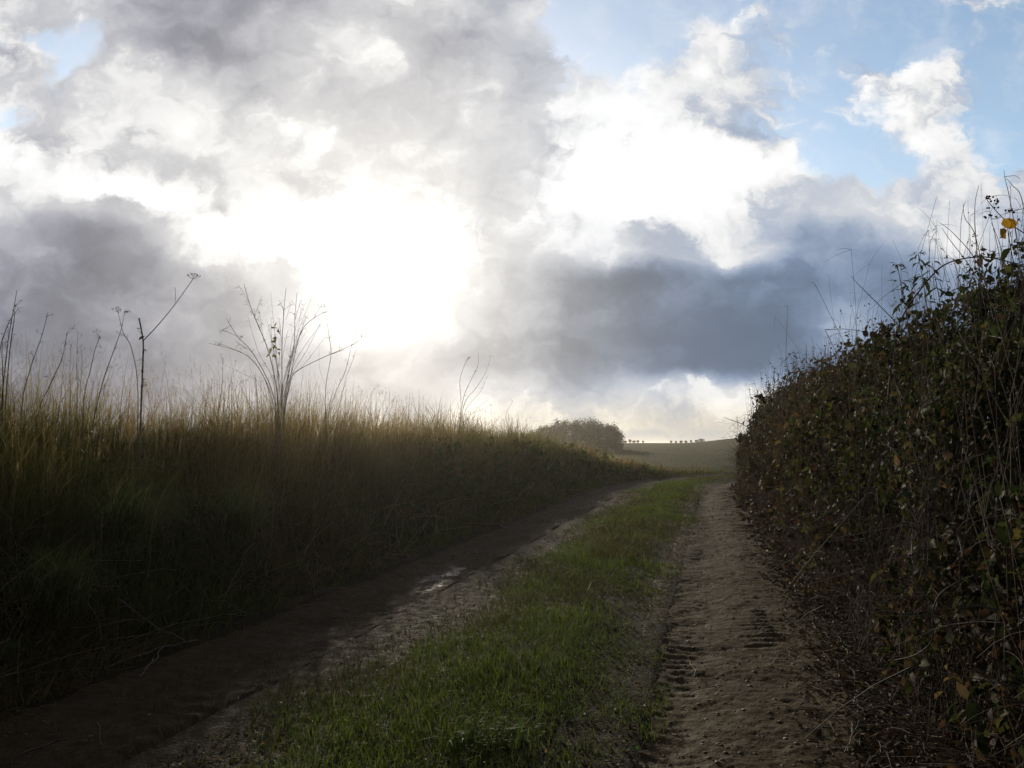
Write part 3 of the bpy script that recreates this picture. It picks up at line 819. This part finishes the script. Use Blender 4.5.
# 1 hogweed with a snapped top and one long side branch
Y = yt(140, -5.7)
hog = plant('hogweed_stalk', 'tall snapped hogweed stalk with one long side branch ending in an umbel', 'dried plant', Y,
            [{'p': [(140, 470), (141, 410), (143, 360), (143, 340), (139, 318)], 'r': .0085, 'end': .85, 'c': MDST}], (140, 488))
b = Bag(); e = at(193, 279, Y + .15)
tube(b, [at(143, 341, Y), at(158, 325, Y + .05), at(176, 303, Y + .1), e], [.0055, .0042, .0032], MDST)
tube(b, [at(175, 303, Y + .1), at(175.5, 296, Y + .1), at(175, 287, Y + .1)], [.0026, .002], MDST)
b.build('branch', M_STRAW, hog, True)
b = Bag(); umbel(b, e, .075, 9, DKST); b.build('umbel', M_STRAW, hog)
b = Bag(); leaves(b, np.array([at(145, 336, Y)]), np.array([.085]), np.array([[.09, .06, .04]]), np.array([0, -1., 0]), .9, .3, .6); b.build('leaf', M_DEAD, hog)

# 2 the thinner umbellifer beside it
Y = yt(110)
hw = plant('hogweed_stalk', 'thin curved hogweed stalk with a small flat umbel, left of the snapped stalk', 'dried plant', Y,
           [{'p': [(92, 430), (102, 385), (114, 350), (121, 330), (124, 315)], 'r': .0042, 'c': DKST},
            {'p': [(138, 395), (132, 350), (123, 332), (118, 311)], 'r': .0036, 'c': DKST}], (90, 450))
b = Bag(); umbel(b, at(117, 312, Y), .055, 7, DKST, (.0, 0)); b.build('umbel', M_STRAW, hw); b = Bag(); umbel(b, at(123, 313, Y), .022, 4, DKST, (.03, 0)); b.build('umbel', M_STRAW, hw)

# 3 bare stems at the far left
Y = yt(4)
plant('bare_stalk', 'clump of dark bare stalks standing at the very edge left of all others', 'dried plant', Y,
      [{'p': [(2, 400), (6, 360), (10, 330), (17, 290)], 'r': .0045}, {'p': [(6, 400), (10, 350), (14, 320), (16, 303)], 'r': .004},
       {'p': [(-4, 380), (1, 345), (9, 322), (15, 312)], 'r': .0036}, {'p': [(3, 400), (2, 350), (4, 342), (7, 350)], 'r': .003}], (4, 410))
for p, lab in (([(22, 405), (30, 370), (42, 335), (48, 312)], 'single leaning dark stalk with a straight tip next to the edge clump'),
               ([(38, 415), (50, 385), (62, 358), (67, 333)], 'single dark stalk bent at a knot, between the leaning stalk and thin stalks'),
               ([(84, 400), (90, 372), (95, 350), (100, 337)], 'short stalk left of the thin hogweed stalk')):
    plant('bare_stalk', lab, 'dried plant', yt(p[0][0]), [{'p': p, 'r': .0036}], p[0])
plant('bare_stalk', 'pair of thin upright stalks between the bent stalk and the hogweed', 'dried plant', yt(76),
      [{'p': [(70, 400), (70, 370), (71, 345)], 'r': .0022}, {'p': [(77, 400), (77, 360), (78, 331)], 'r': .0022}, {'p': [(80, 400), (82, 365), (81, 348)], 'r': .002}], (76, 410))

# 4 pale branching weed against the sun
Y = yt(280, -5.9)
_w = np.random.default_rng(5)
FINE = []
for i in range(16):
    tx = _w.uniform(216, 350); q = abs(tx - 282) / 75; ty = 288 + 48 * q ** 1.5 + _w.uniform(0, 38); f = _w.uniform(.25, .6)
    FINE.append({'p': [(279 + _w.uniform(-5, 5), 420), (280 + (tx - 280) * .22 + _w.uniform(-3, 3), 380), (280 + (tx - 280) * (f + .1) + _w.uniform(-3, 3), 420 - (420 - ty) * .66), (tx, ty)], 'r': .0026, 'end': .5, 'c': PALE, 'root': False})
weed = plant('branching_weed', 'large pale branching weed with a few leaves in front of the glare', 'dried plant', Y, [
    {'p': [(279, 420), (276, 385), (268, 350), (258, 325), (250, 305), (244, 284)], 'r': 0.0063, 'c': PALE},
    {'p': [(277, 420), (270, 385), (252, 352), (238, 337), (226, 318)], 'r': 0.0054, 'c': PALE},
    {'p': [(276, 420), (266, 382), (252, 360), (235, 350), (208, 343)], 'r': 0.0051, 'c': PALE},
    {'p': [(281, 420), (282, 385), (282, 345), (284, 310), (286, 288)], 'r': 0.0060, 'c': PALE},
    {'p': [(283, 420), (287, 380), (294, 345), (295, 315), (297, 293)], 'r': 0.0054, 'c': PALE},
    {'p': [(284, 420), (290, 380), (300, 335), (314, 318), (338, 307)], 'r': 0.0051, 'c': PALE},
    {'p': [(284, 420), (290, 385), (296, 372), (322, 358), (352, 345), (362, 336)], 'r': 0.0051, 'c': PALE},
    {'p': [(275, 420), (274, 380), (272, 350), (271, 320)], 'r': .0028, 'c': PALE}] + FINE, (280, 440))
b = Bag()
tips = [((250, 305), (238, 284)), ((252, 315), (246, 300)), ((254, 318), (262, 296)), ((238, 337), (222, 330)), ((232, 325), (220, 332)), ((282, 345), (279, 318)), ((284, 312), (279, 300)),
        ((286, 320), (292, 300)), ((295, 320), (301, 300)), ((300, 335), (306, 316)), ((314, 318), (323, 303)), ((322, 358), (345, 350)), ((235, 350), (215, 342)), ((252, 352), (236, 342)), ((282, 360), (288, 330)), ((258, 325), (266, 345)), ((264, 342), (259, 310))]
for p0, p1 in tips:
    q0 = at(*p0, Y); q1 = at(*p1, Y + .1 * float(rng.normal()))
    b = Bag(); tube(b, [q0, (q0 + q1) / 2 + np.array([0, 0, .01]), q1], [.0032, .0018], PALE, 4, 6)
    for j in range(5):
        f = rng.uniform(.5, 1); c = q0 + (q1 - q0) * f
        d = rng.normal(size=3) * .025
        tube(b, [c, c + d * 1.3], [.0014, .003], PALE, 3, 3)
    b.build('side_shoot', M_STRAW, weed)
lp = np.array([at(271 + dx, 338 + dy, Y - .05) for dx, dy in ((0, -10), (3, -12), (6, -7), (8, -10), (-1, 4), (2, 6), (0, 10), (4, 8), (6, 12), (-2, 16), (3, 15), (7, 14), (1, 1))])
for q in lp:
    b = Bag(); leaves(b, q[None], np.array([.10 * rng.uniform(.6, 1.2)]), pick(1, [(.14, .13, .045)], [1]), np.array([0, -1., .2]), .4, .4, .6); b.build('leaf', M_LEAF, weed)

# 5 its neighbours
plant('branching_weed', 'thin forked weed just to the sunward side of the large pale weed', 'dried plant', yt(335), [
    {'p': [(325, 420), (326, 385), (331, 355), (329, 335), (324, 303)], 'r': 0.0048, 'c': PALE},
    {'p': [(326, 420), (328, 395), (320, 370), (319, 348)], 'r': .0022, 'c': PALE},
    {'p': [(328, 420), (336, 392), (345, 372), (352, 345), (358, 330)], 'r': 0.0048, 'c': PALE},
    {'p': [(340, 420), (344, 385), (356, 350), (357, 325)], 'r': .0028, 'c': PALE}], (332, 440), jig=.1)
plant('bare_stalk', 'short upright stalk left of the large pale weed', 'dried plant', yt(218),
      [{'p': [(218, 420), (222, 385), (223, 358)], 'r': .0034}], (218, 430))
plant('bare_stalk', 'short stub of stalk touching the foot of the large pale weed', 'dried plant', yt(258),
      [{'p': [(258, 420), (257, 395), (255, 377)], 'r': .0036, 'end': .9}, {'p': [(272, 412), (264, 395), (256, 379)], 'r': .0024}], (258, 430))
plant('bare_stalk', 'feathery bent stalk between the hogweed and the large pale weed', 'dried plant', yt(228), [
    {'p': [(226, 420), (230, 385), (236, 362)], 'r': .0024, 'c': MDST}, {'p': [(206, 395), (212, 388), (222, 384)], 'r': .002, 'c': MDST},
    {'p': [(228, 415), (236, 388), (248, 379)], 'r': .002, 'c': MDST}], (226, 430))
plant('bare_stalk', 'pair of leaning stalks right of the thin forked weed', 'dried plant', yt(370), [
    {'p': [(364, 420), (371, 395), (380, 384)], 'r': .003, 'c': PALE}, {'p': [(374, 420), (378, 400), (384, 390)], 'r': .0026, 'c': PALE}], (366, 430))

# 6 the sapling near the wood
Y = yt(460)
plant('bare_sapling', 'small bare sapling with upright twigs standing alone between the glare and the wood', 'sapling', Y, [
    {'p': [(458, 440), (461, 405), (460, 380), (466, 362), (470, 357)], 'r': .0055, 'c': MDST},
    {'p': [(459, 440), (463, 400), (472, 378), (478, 365), (478, 352)], 'r': .0058, 'c': MDST},
    {'p': [(460, 440), (464, 405), (476, 388), (486, 372), (491, 355)], 'r': .0052, 'c': MDST},
    {'p': [(461, 440), (466, 410), (480, 392), (488, 375)], 'r': .004, 'c': MDST},
    {'p': [(455, 440), (456, 418), (459, 405)], 'r': .005, 'c': MDST}, {'p': [(456, 420), (454, 415), (450, 410)], 'r': .003, 'c': MDST, 'root': False},
    {'p': [(462, 440), (470, 416), (482, 410), (491, 405)], 'r': .004, 'c': MDST}, {'p': [(470, 416), (480, 406), (488, 400)], 'r': .0025, 'c': MDST, 'root': False}], (459, 445), jig=.08)
plant('bare_stalk', 'single thin stalk right of the bare sapling', 'dried plant', yt(505), [{'p': [(503, 435), (507, 412), (513, 401)], 'r': .004, 'c': MDST}], (503, 440))

# ------------------------------------------------------------------ single plants over the hedge
def hpt(px, py, Y): return at(px, py, Y)

def cane(name, label, cat, Y, pts, r, col, k=5, end=.5):
    P = [hpt(px, py, Y + dy) for px, py, dy in pts]
    root = empty(name, P[0], label, cat)
    b = Bag(); tube(b, P, [r, r * .85, r * end], col, k, 40); b.build('stem', M_BARK, root, True)
    return root
# the arching bramble cane
arch = cane('bramble_cane', 'long dark cane arching over the nettles to the right edge', 'bramble cane', 6.6,
            [(886, 420, 0), (893, 350, 0), (902, 318, 0), (920, 290, -.1), (946, 264, -.2), (985, 257, -.5), (1024, 267, -.9), (1060, 280, -1.2)], .0065, (.05, .03, .03), 6, .7)
b = Bag()
P = np.array([hpt(px, py, 6.45) for px, py in ((955, 262), (951, 258), (957, 258), (978, 256), (980, 250), (915, 292), (908, 306), (984, 254))])
leaves(b, P, np.full(len(P), .06) * rng.uniform(.6, 1.1, len(P)), pick(len(P), [(.03, .035, .018), (.06, .04, .02)], [1, 1]), np.array([0, -1., .3]), .4)
b.build('foliage', M_LEAF, arch)
# the long straight bare twig
cane('bare_twig', 'long straight bare twig slanting up to the left out of the hedge', 'twig', 8.0,
     [(930, 360, 0), (905, 332, 0), (880, 306, .1), (858, 284, .2), (851, 276, .2)], .0050, (.06, .042, .035), 5, .35)
cane('bare_twig', 'thin bare twig poking out low over the far shrub, nearest the field', 'twig', 26,
     [(752, 430, 0), (742, 424, 0), (731, 420, 0), (724, 417, 0)], .012, (.05, .035, .03), 4, .4)

def nettle(Y, px, py, hpx, label, n=7):
    p = hpt(px, py, Y); q = hpt(px + 14, py + hpx, Y)
    root = empty('nettle', q, label, 'nettle', 'nettles on top of the hedge')
    b = Bag(); tube(b, [q, (p + q) / 2 + np.array([.02, 0, 0]), p], [.006, .004, .0025], (.06, .06, .03)); b.build('stem', M_BARK, root, True)
    b = Bag()
    for i in range(n):
        f = i / (n - 1)
        c = p + (q - p) * f ** 1.2 * .62
        if i: c = c + np.array([rng.normal() * .006, 0, rng.normal() * .012])
        m = 4 if i else 9
        sz = (.065 + .045 * f) if i else .055
        sz0 = sz
        for j in range(m):
            a = i * 1.57 + j * 6.28 / m + .3 + rng.normal() * .35
            if i and rng.random() < .2: continue
            sz = sz0 * rng.uniform(.55, 1.25)
            d = np.array([math.cos(a), math.sin(a), rng.normal() * .25 - .15 * f])
            # drooping serrate leaf as a small bent strip of leaflets
            st = c + d * .02
            w0 = sz * .34
            sdv = np.array([-d[1], d[0], 0])
            rows = []; drp = rng.uniform(.25, .9)
            for g in np.linspace(0, 1, 6):
                cen = st + d * sz * g + np.array([0, 0, -drp * sz * g * g])
                w = w0 * math.sin(math.pi * (.12 + .86 * g)) * .5 * (1.15 if int(g * 5) % 2 else .85)
                rows += [cen - sdv * w + np.array([0, 0, .12 * w]), cen, cen + sdv * w + np.array([0, 0, .12 * w])]
            F = []
            for g in range(5):
                F += [[g * 3, g * 3 + 1, g * 3 + 4, g * 3 + 3], [g * 3 + 1, g * 3 + 2, g * 3 + 5, g * 3 + 4]]
            b.add(np.array(rows), [np.array(F)], np.array([.035, .05, .02]) * rng.uniform(.7, 1.3))
    b.build('foliage', M_LEAF, root)
nettle(6.7, 897, 264, 100, 'nettle top standing lowest and farthest left against the sky')
nettle(6.5, 918, 253, 115, 'tallest nettle, rising in the bend of the arching cane', 9)
nettle(6.6, 932, 262, 100, 'small nettle pressed against the right of the tallest one')
nettle(6.2, 972, 268, 90, 'nettle behind the arching cane, rightmost of the nettles', 8)
nettle(6.0, 962, 275, 80, 'nettle under the arching cane between tallest and rightmost nettles', 7)

# upright shoots at the right edge
shoots = [([(990, 330), (982, 290), (976, 240), (975, 205), (979, 185)], 'tall hooked shoot bending over at its tip, left of the berries'),
          ([(996, 330), (985, 280), (975, 235), (965, 218), (963, 203)], 'shoot crossing the hooked one low down, left of it'),
          ([(1000, 330), (978, 265), (955, 235), (939, 222)], 'leaning bare shoot, leftmost of the group by the berries'),
          ([(1006, 330), (972, 270), (950, 240), (942, 228)], 'second leaning bare shoot beside the leftmost one'),
          ([(1010, 330), (1008, 280), (1000, 245), (991, 222)], 'shoot standing directly under the berry twig'),
          ([(1012, 340), (1012, 290), (1011, 250), (1013, 228)], 'straight upright shoot below the yellow leaves'),
          ([(1024, 320), (1018, 250), (1010, 200), (1005, 178), (1004, 170)], 'tallest shoot at the right edge of the frame'),
          ([(1030, 260), (1022, 200), (1012, 185), (1006, 178)], 'curved twig meeting the tip of the tallest shoot')]
for i, (p, lab) in enumerate(shoots):
    Y = 4.9 + .25 * (i % 4)
    cane('hedge_shoot', lab, 'shoot', Y, [(a, b_, .06 * float(rng.normal())) for a, b_ in p], .0030, (.065, .04, .035), 5, .4)
cane('bramble_cane', 'thin hooked cane tip drooping from the tallest shoot', 'bramble cane', 5.0, [(1004, 177, 0), (1010, 176, 0), (1016, 176, 0), (1020, 179, 0)], .0018, (.06, .04, .035))

# berry twig with two yellow leaves
Y = 4.8
bt = empty('berry_twig', hpt(1024, 235, Y), 'twig with dark red berries and two yellow leaves against the sky', 'berry twig')
b = Bag()
tube(b, [hpt(1050, 248, Y), hpt(1024, 233, Y), hpt(1008, 222, Y), hpt(998, 213, Y), hpt(987, 200, Y)], [.0034, .003, .002], (.07, .035, .035))
tube(b, [hpt(1001, 217, Y), hpt(995, 219, Y), hpt(988, 217, Y)], [.0018, .0014], (.09, .035, .04))
tube(b, [hpt(1009, 222, Y), hpt(1010, 216, Y), hpt(1010, 212, Y)], [.0018, .0014], (.09, .035, .04))
tube(b, [hpt(1007, 224, Y), hpt(1013, 260, Y), hpt(1026, 300, Y)], [.0022, .003], (.07, .04, .035))
b.build('stem', M_BARK, bt, True)
for (cx, cy, n, sp) in ((986, 198, 9, 4), (996, 204, 10, 5), (986, 217, 3, 2.5), (991, 216, 4, 2), (1010, 211, 7, 3.5), (989, 208, 2, 1.5)):
    for i in range(n):
        b = Bag()
        ball(b, hpt(cx + rng.normal() * sp * .6, cy + rng.normal() * sp * .45, Y + .015 * float(rng.normal())), .0062, np.array([.055, .014, .028]))
        b.build('berry', M_LEAF, bt, True)
def big_leaf(root, pts_px, Y, col):
    b = Bag(); c = np.mean(pts_px, 0)
    P = [hpt(c[0], c[1], Y - .02)] + [hpt(p[0], p[1], Y + .02 * float(rng.normal())) for p in pts_px]
    n = len(pts_px)
    b.add(np.array(P), [np.array([[0, 1 + i, 1 + (i + 1) % n] for i in range(n)])], np.array(col)); b.build('leaf', M_GRASS, root, True)
big_leaf(bt, [(1001, 224), (1003, 219), (1009, 218), (1014, 219), (1018, 223), (1015, 228), (1010, 229), (1005, 228)], Y - .03, (.24, .135, .018))
big_leaf(bt, [(1000, 229), (1004, 228), (1007, 230), (1006, 234), (1006, 239), (1001, 238), (1000, 234)], Y - .03, (.22, .12, .016))
ol = empty('orange_leaf', hpt(811, 411, 15.2), 'single orange leaf caught high in the brown hedge', 'leaf')
big_leaf(ol, [(806, 411), (809, 408), (813, 408), (816, 411), (813, 414), (809, 414)], 14.6, (.50, .22, .03))

# arching dead canes across the hedge's face and foot
cane('bramble_cane', 'long thin cane slanting from the hedge down to the edge of the track', 'bramble cane', 4.6,
     [(880, 480, 1.9), (840, 525, 1.6), (800, 572, 1.2), (765, 620, .9), (742, 648, .75)], .0035, (.10, .07, .05))
cane('bramble_cane', 'thick dark cane lying level across the upper hedge face', 'bramble cane', 4.6,
     [(960, 338, .9), (990, 336, .6), (1024, 344, .1), (1050, 350, -.1)], .006, (.04, .028, .024), 6, .9)
cane('bramble_cane', 'curved dark cane looping near the ground at lower right', 'bramble cane', 3.6,
     [(975, 575, .3), (945, 590, .2), (933, 610, .15), (932, 640, .1), (915, 655, .2), (895, 660, .35)], .0045, (.04, .03, .024))
cane('dry_stalk', 'pale straight dry stalk hanging down the hedge face', 'dry stalk', 6.0,
     [(910, 455, .1), (905, 475, 0), (901, 500, -.1)], .0035, (.26, .21, .14))
cane('dry_stalk', 'pale thin stalk hanging at the right of the hedge foot', 'dry stalk', 4.0,
     [(985, 545, .3), (995, 570, .15), (1007, 600, 0)], .003, (.22, .18, .12))

# ------------------------------------------------------------------ sticks lying about
def gp(px, py, lift=.012):
    """The point of the land seen at a pixel."""
    u = (px - 512) / FPX; v = (384 - py) / FPX
    d = np.array([u, math.cos(PITCH) - v * math.sin(PITCH), math.sin(PITCH) + v * math.cos(PITCH)])
    k = np.linspace(2, 40, 6000); P = d[None] * k[:, None] + np.array([0, 0, EYE])
    i = int(np.argmax(P[:, 2] < zat(P[:, 0], P[:, 1]) + lift))
    return P[i]
def stick(name, label, cat, lines, r, col):
    base = gp(*lines[0][0])
    root = empty(name, base, label, cat)
    for ln in lines:
        b = Bag(); Q = [gp(px, py, l[0] if l else .015) for px, py, *l in ln]; Q2 = []
        for q0, q1 in zip(Q[:-1], Q[1:]):
            m = np.linalg.norm(q1 - q0); Q2 += [q0] + [q0 + (q1 - q0) * g + rng.normal(0, .022, 3) * m * np.array([1, 1, .6]) for g in (.3, .62)]
        tube(b, Q2 + [Q[-1]], [r, r * .85, r * .5], np.array(col) * .62, 5)
        for g in range(2):
            c = Q2[int(rng.integers(1, len(Q2)))]; tube(b, [c, c + rng.normal(0, .03, 3) + np.array([0, 0, .015])], [r * .6, r * .3], np.array(col) * .62, 4, 3); b.build('branch', M_STRAW, root, True)
stick('forked_stick', 'pale forked stick lying on the edge of the left track below the bank', 'stick', [
    [(105, 668, .02), (140, 655, .05), (165, 646, .06), (197, 640, .02)], [(140, 676, .02), (152, 662, .05), (165, 646, .06)], [(118, 598, .25), (150, 622, .15), (185, 641, .05)]], .0055, (.30, .25, .18))
stick('dry_stalk', 'pale bent stalk fallen against the foot of the bank in the middle distance', 'dry stalk', [
    [(296, 537, .45), (318, 556, .25), (341, 578, .03)], [(309, 560, .28), (316, 595, .03)]], .005, (.26, .21, .14))
stick('straw_stem', 'short pale straw standing out of the mud at lower left', 'straw', [[(97, 722, .10), (103, 748, .02)]], .004, (.24, .2, .13))
stick('dry_stalk', 'long dark stalk lying flat in the lower left corner', 'dry stalk', [[(20, 755), (55, 742), (86, 731)]], .006, (.13, .10, .07))
stick('straw_stem', 'bright curled straw on the grass strip halfway up', 'straw', [[(588, 590, .05), (591, 583, .09), (597, 580, .06)]], .0045, (.38, .32, .2))
stick('straw_stem', 'bright straw lying on the right edge of the grass strip', 'straw', [[(618, 580, .05), (626, 578, .07), (632, 576, .04)]], .0045, (.38, .32, .2))
stick('straw_stem', 'upright bent straw at the bottom edge of the grass strip', 'straw', [[(553, 768, .03), (559, 742, .12), (562, 728, .16)]], .0028, (.26, .22, .12))
stick('straw_stem', 'small curved straw on the bare right track', 'straw', [[(690, 662, .02), (696, 670, .03), (694, 676, .02)]], .003, (.32, .26, .18))
stick('dry_stalk', 'split pale stalk lying at the bottom right beside the track', 'dry stalk', [[(845, 752, .02), (852, 735, .05), (859, 720, .04)], [(848, 752, .02), (851, 738, .06), (853, 724, .08)]], .0035, (.30, .25, .17))
stick('bare_twig', 'thin twig lying across the edge of the track at mid right', 'twig', [[(795, 580, .03), (815, 578, .05), (838, 573, .06)]], .0032, (.26, .21, .15))

# tussocks hanging over the left track
def tussock(px, py, n, h, label, group='tussocks at the foot of the left bank', spot=None):
    p = gp(px, py) if spot is None else ground_pts(np.array([spot[0]]), np.array([spot[1]]))[0]
    root = empty('grass_tussock', p, label, 'grass tuft', group)
    b = Bag(); out = np.array([CA, -SA, 0]) * (.22 if h > .3 else 0); base = p + out + np.array([0, 0, .25 if h > .3 else 0]) * rng.random((n, 1)) + rng.normal(0, .10, (n, 3)) * np.array([1, 1, .2])
    a = LANE - math.pi / 2 + rng.normal(0, 1.1, n)
    blades(b, base, h * rng.uniform(.6, 1.15, n), .008 * rng.uniform(.6, 1.3, n), a, rng.uniform(.3, .95, n), rng.uniform(.2, .75, n),
           pick(n, [(.055, .08, .022), (.10, .11, .04), (.22, .19, .09)] if h > .3 else [(.04, .07, .015), (.05, .08, .02), (.06, .07, .025)], [3, 2, 1.3]), 7)
    b.build('foliage', M_GRASS, root)
tussock(95, 560, 620, .95, 'big drooping grass tussock nearest the camera on the left bank')
tussock(215, 545, 560, .85, 'drooping grass tussock right of the big one, above the forked stick')
tussock(30, 620, 520, .75, 'grass tussock low in the left corner below the big one')
tussock(480, 740, 260, 0.16, 'bushy green grass tuft at the bottom of the strip', None)
tussock(0, 0, 220, .5, 'pale yellowish grass tuft hanging from the hedge foot beside the curved dark cane', 'tufts at the foot of the hedge', (5.6, 1.25))
tussock(0, 0, 200, .5, 'yellow green grass tuft at the hedge foot farther along the track', 'tufts at the foot of the hedge', (11.5, 1.2))

# ------------------------------------------------------------------ distant trees
def tree(name, label, x, y, h, wdt, cols, nl, group, trunk=.16, cz=.5, bare=True, lsz=.5):
    z = float(zat(x, y))
    root = empty(name, (x, y, z), label, 'tree', group)
    b = Bag(); tr = (.10, .085, .07)
    tube(b, [(x, y, z - .2), (x + .05, y, z + h * .35), (x, y + .05, z + h * .75)], [trunk, trunk * .7, trunk * .25], tr, 6)
    n = 14
    for i in range(n):
        a = i * 2.4; z0 = z + h * rng.uniform(.18, .6); q = rng.uniform(.5, .95)
        e = np.array([x + math.cos(a) * wdt * .5 * q, y + math.sin(a) * wdt * .5 * q, z0 + h * rng.uniform(.15, .38)])
        s0 = np.array([x, y, z0])
        tube(b, [s0, (s0 + e) / 2 + np.array([0, 0, -.03 * h]), e], [trunk * .4, trunk * .12], tr, 4, 6)
    b.build('trunk', M_BARK, root)
    # crown: clumps of leaf-sized faces in an uneven outline
    b = Bag(); k = 40
    d = rng.normal(size=(k, 3)); d /= np.linalg.norm(d, axis=1, keepdims=True)
    cc = np.array([x, y, z + h * (cz + .08)]) + d * np.array([wdt * .40, wdt * .40, h * (1 - cz) * .78]) * rng.uniform(.35, 1, (k, 1)) ** .5
    P = np.repeat(cc, nl // k, 0); N = len(P)
    P = P + rng.normal(0, 1, (N, 3)) * np.array([wdt * .085, wdt * .085, h * .075])
    P[:, 2] = np.maximum(P[:, 2], z + .06 * h)
    leaves(b, P, lsz * rng.uniform(.5, 1.4, N), pick(N, cols, np.ones(len(cols)), .4), None, 0)
    b.build('crown', M_DEAD, root)
AUT = [(.075, .060, .030), (.060, .058, .028), (.10, .075, .038), (.05, .05, .026)]
D = 130
spots = []
for i in range(26):
    px = 528 + 90 * (i + rng.uniform(.2, .8)) / 26
    f = (px - 572) / 48
    spots.append((px, D + rng.uniform(0, 13)))
for i, (px, Yt) in enumerate(spots):
    f = abs(px - 580) / 50
    toppx = 417 + 15 * max(0, f) ** 2.2 + rng.uniform(-1, 3.2)
    p = at(px, toppx, Yt); z = float(zat(p[0], p[1])); h = p[2] - z
    tree('wood_tree', 'bare brown autumn tree packed into the rounded far wood', p[0], p[1], h, rng.uniform(1.9, 3.6), AUT, 2200, 'trees of the far wood', .11, .42, lsz=.17)
for i, px in enumerate((612, 619)):
    p = at(px, 424 + 7 * i, D - 4); z = float(zat(p[0], p[1]))
    tree('wood_tree', ['thin crowned tree with pale trunk showing near the right end of the wood', 'lowest and last tree at the right end of the wood'][i], p[0], p[1], p[2] - z, 2.1, AUT, 900, 'trees of the far wood', .13, .45, lsz=.16)
ridge = 232
_r = np.random.default_rng(3)
for px, top, wd in ((625.5, 439.3, 3.0), (630, 439, 3.0), (634, 439, 3.0), (638, 439.4, 3.0), (643, 441, 1.8), (671, 441.5, 1.4), (676, 442, 1.4), (681, 441.3, 2.0), (686, 441.5, 2.2), (691, 441.8, 1.6), (696, 441.6, 1.6)):
    p = at(px, top, ridge); z = float(zat(p[0], p[1]))
    tree('ridge_tree', 'tiny round crowned tree in the row on the far ridge', p[0], p[1], max(.7, (p[2] - z) * _r.uniform(.6, 1.0)), wd * .38 * _r.uniform(.7, 1.2), [(.045, .045, .028)], 260, 'trees along the far ridge', .10, .55, lsz=.19)
p = at(701, 441, ridge); tree('ridge_bush', 'low dark bush at the end of the row of ridge trees', p[0], p[1], 1.1, 2.6, [(.045, .045, .028)], 300, None, .07, .3, lsz=.23)

# ------------------------------------------------------------------ haze
def haze(density, aniso):  # faint haze, thickened to stand in for lens glare towards the sun
    m = bpy.data.materials.new('glare_haze'); m.use_nodes = True; nt = NT(m.node_tree)
    for n in list(nt.n): nt.n.remove(n)
    out = nt.new('ShaderNodeOutputMaterial'); v = nt.new('ShaderNodeVolumePrincipled')
    v.inputs['Color'].default_value = (.97, .94, .87, 1); v.inputs['Density'].default_value = density; v.inputs['Anisotropy'].default_value = aniso
    nt.l.new(v.outputs[0], out.inputs['Volume'])
    x0, x1, y0, y1, z0, z1 = -2900., 2900., -2900., 3200., -33., 7.
    V = [(x, y, z) for x in (x0, x1) for y in (y0, y1) for z in (z0, z1)]
    F = [[0, 1, 3, 2], [4, 6, 7, 5], [0, 4, 5, 1], [2, 3, 7, 6], [0, 2, 6, 4], [1, 5, 7, 3]]
    tag(mk('haze', V, [np.array(F)], m), kind='stuff')
haze(.00042, .84)

# ------------------------------------------------------------------ camera
cd = bpy.data.cameras.new('camera'); cd.sensor_width = 36; cd.lens = 36 * FPX / 1024; cd.clip_start = .05; cd.clip_end = 6000
co = bpy.data.objects.new('camera', cd); COL.objects.link(co)
co.location = (0, 0, EYE); co.rotation_euler = (math.pi / 2 + PITCH, 0, 0)
C.camera = co
C.view_settings.view_transform = 'Standard'; C.view_settings.look = 'None'
C.view_settings.exposure = .5; C.view_settings.gamma = 1
C.cycles.max_bounces = 6; C.cycles.transparent_max_bounces = 4
C.cycles.use_denoising = True
C.cycles.sample_clamp_indirect = 4
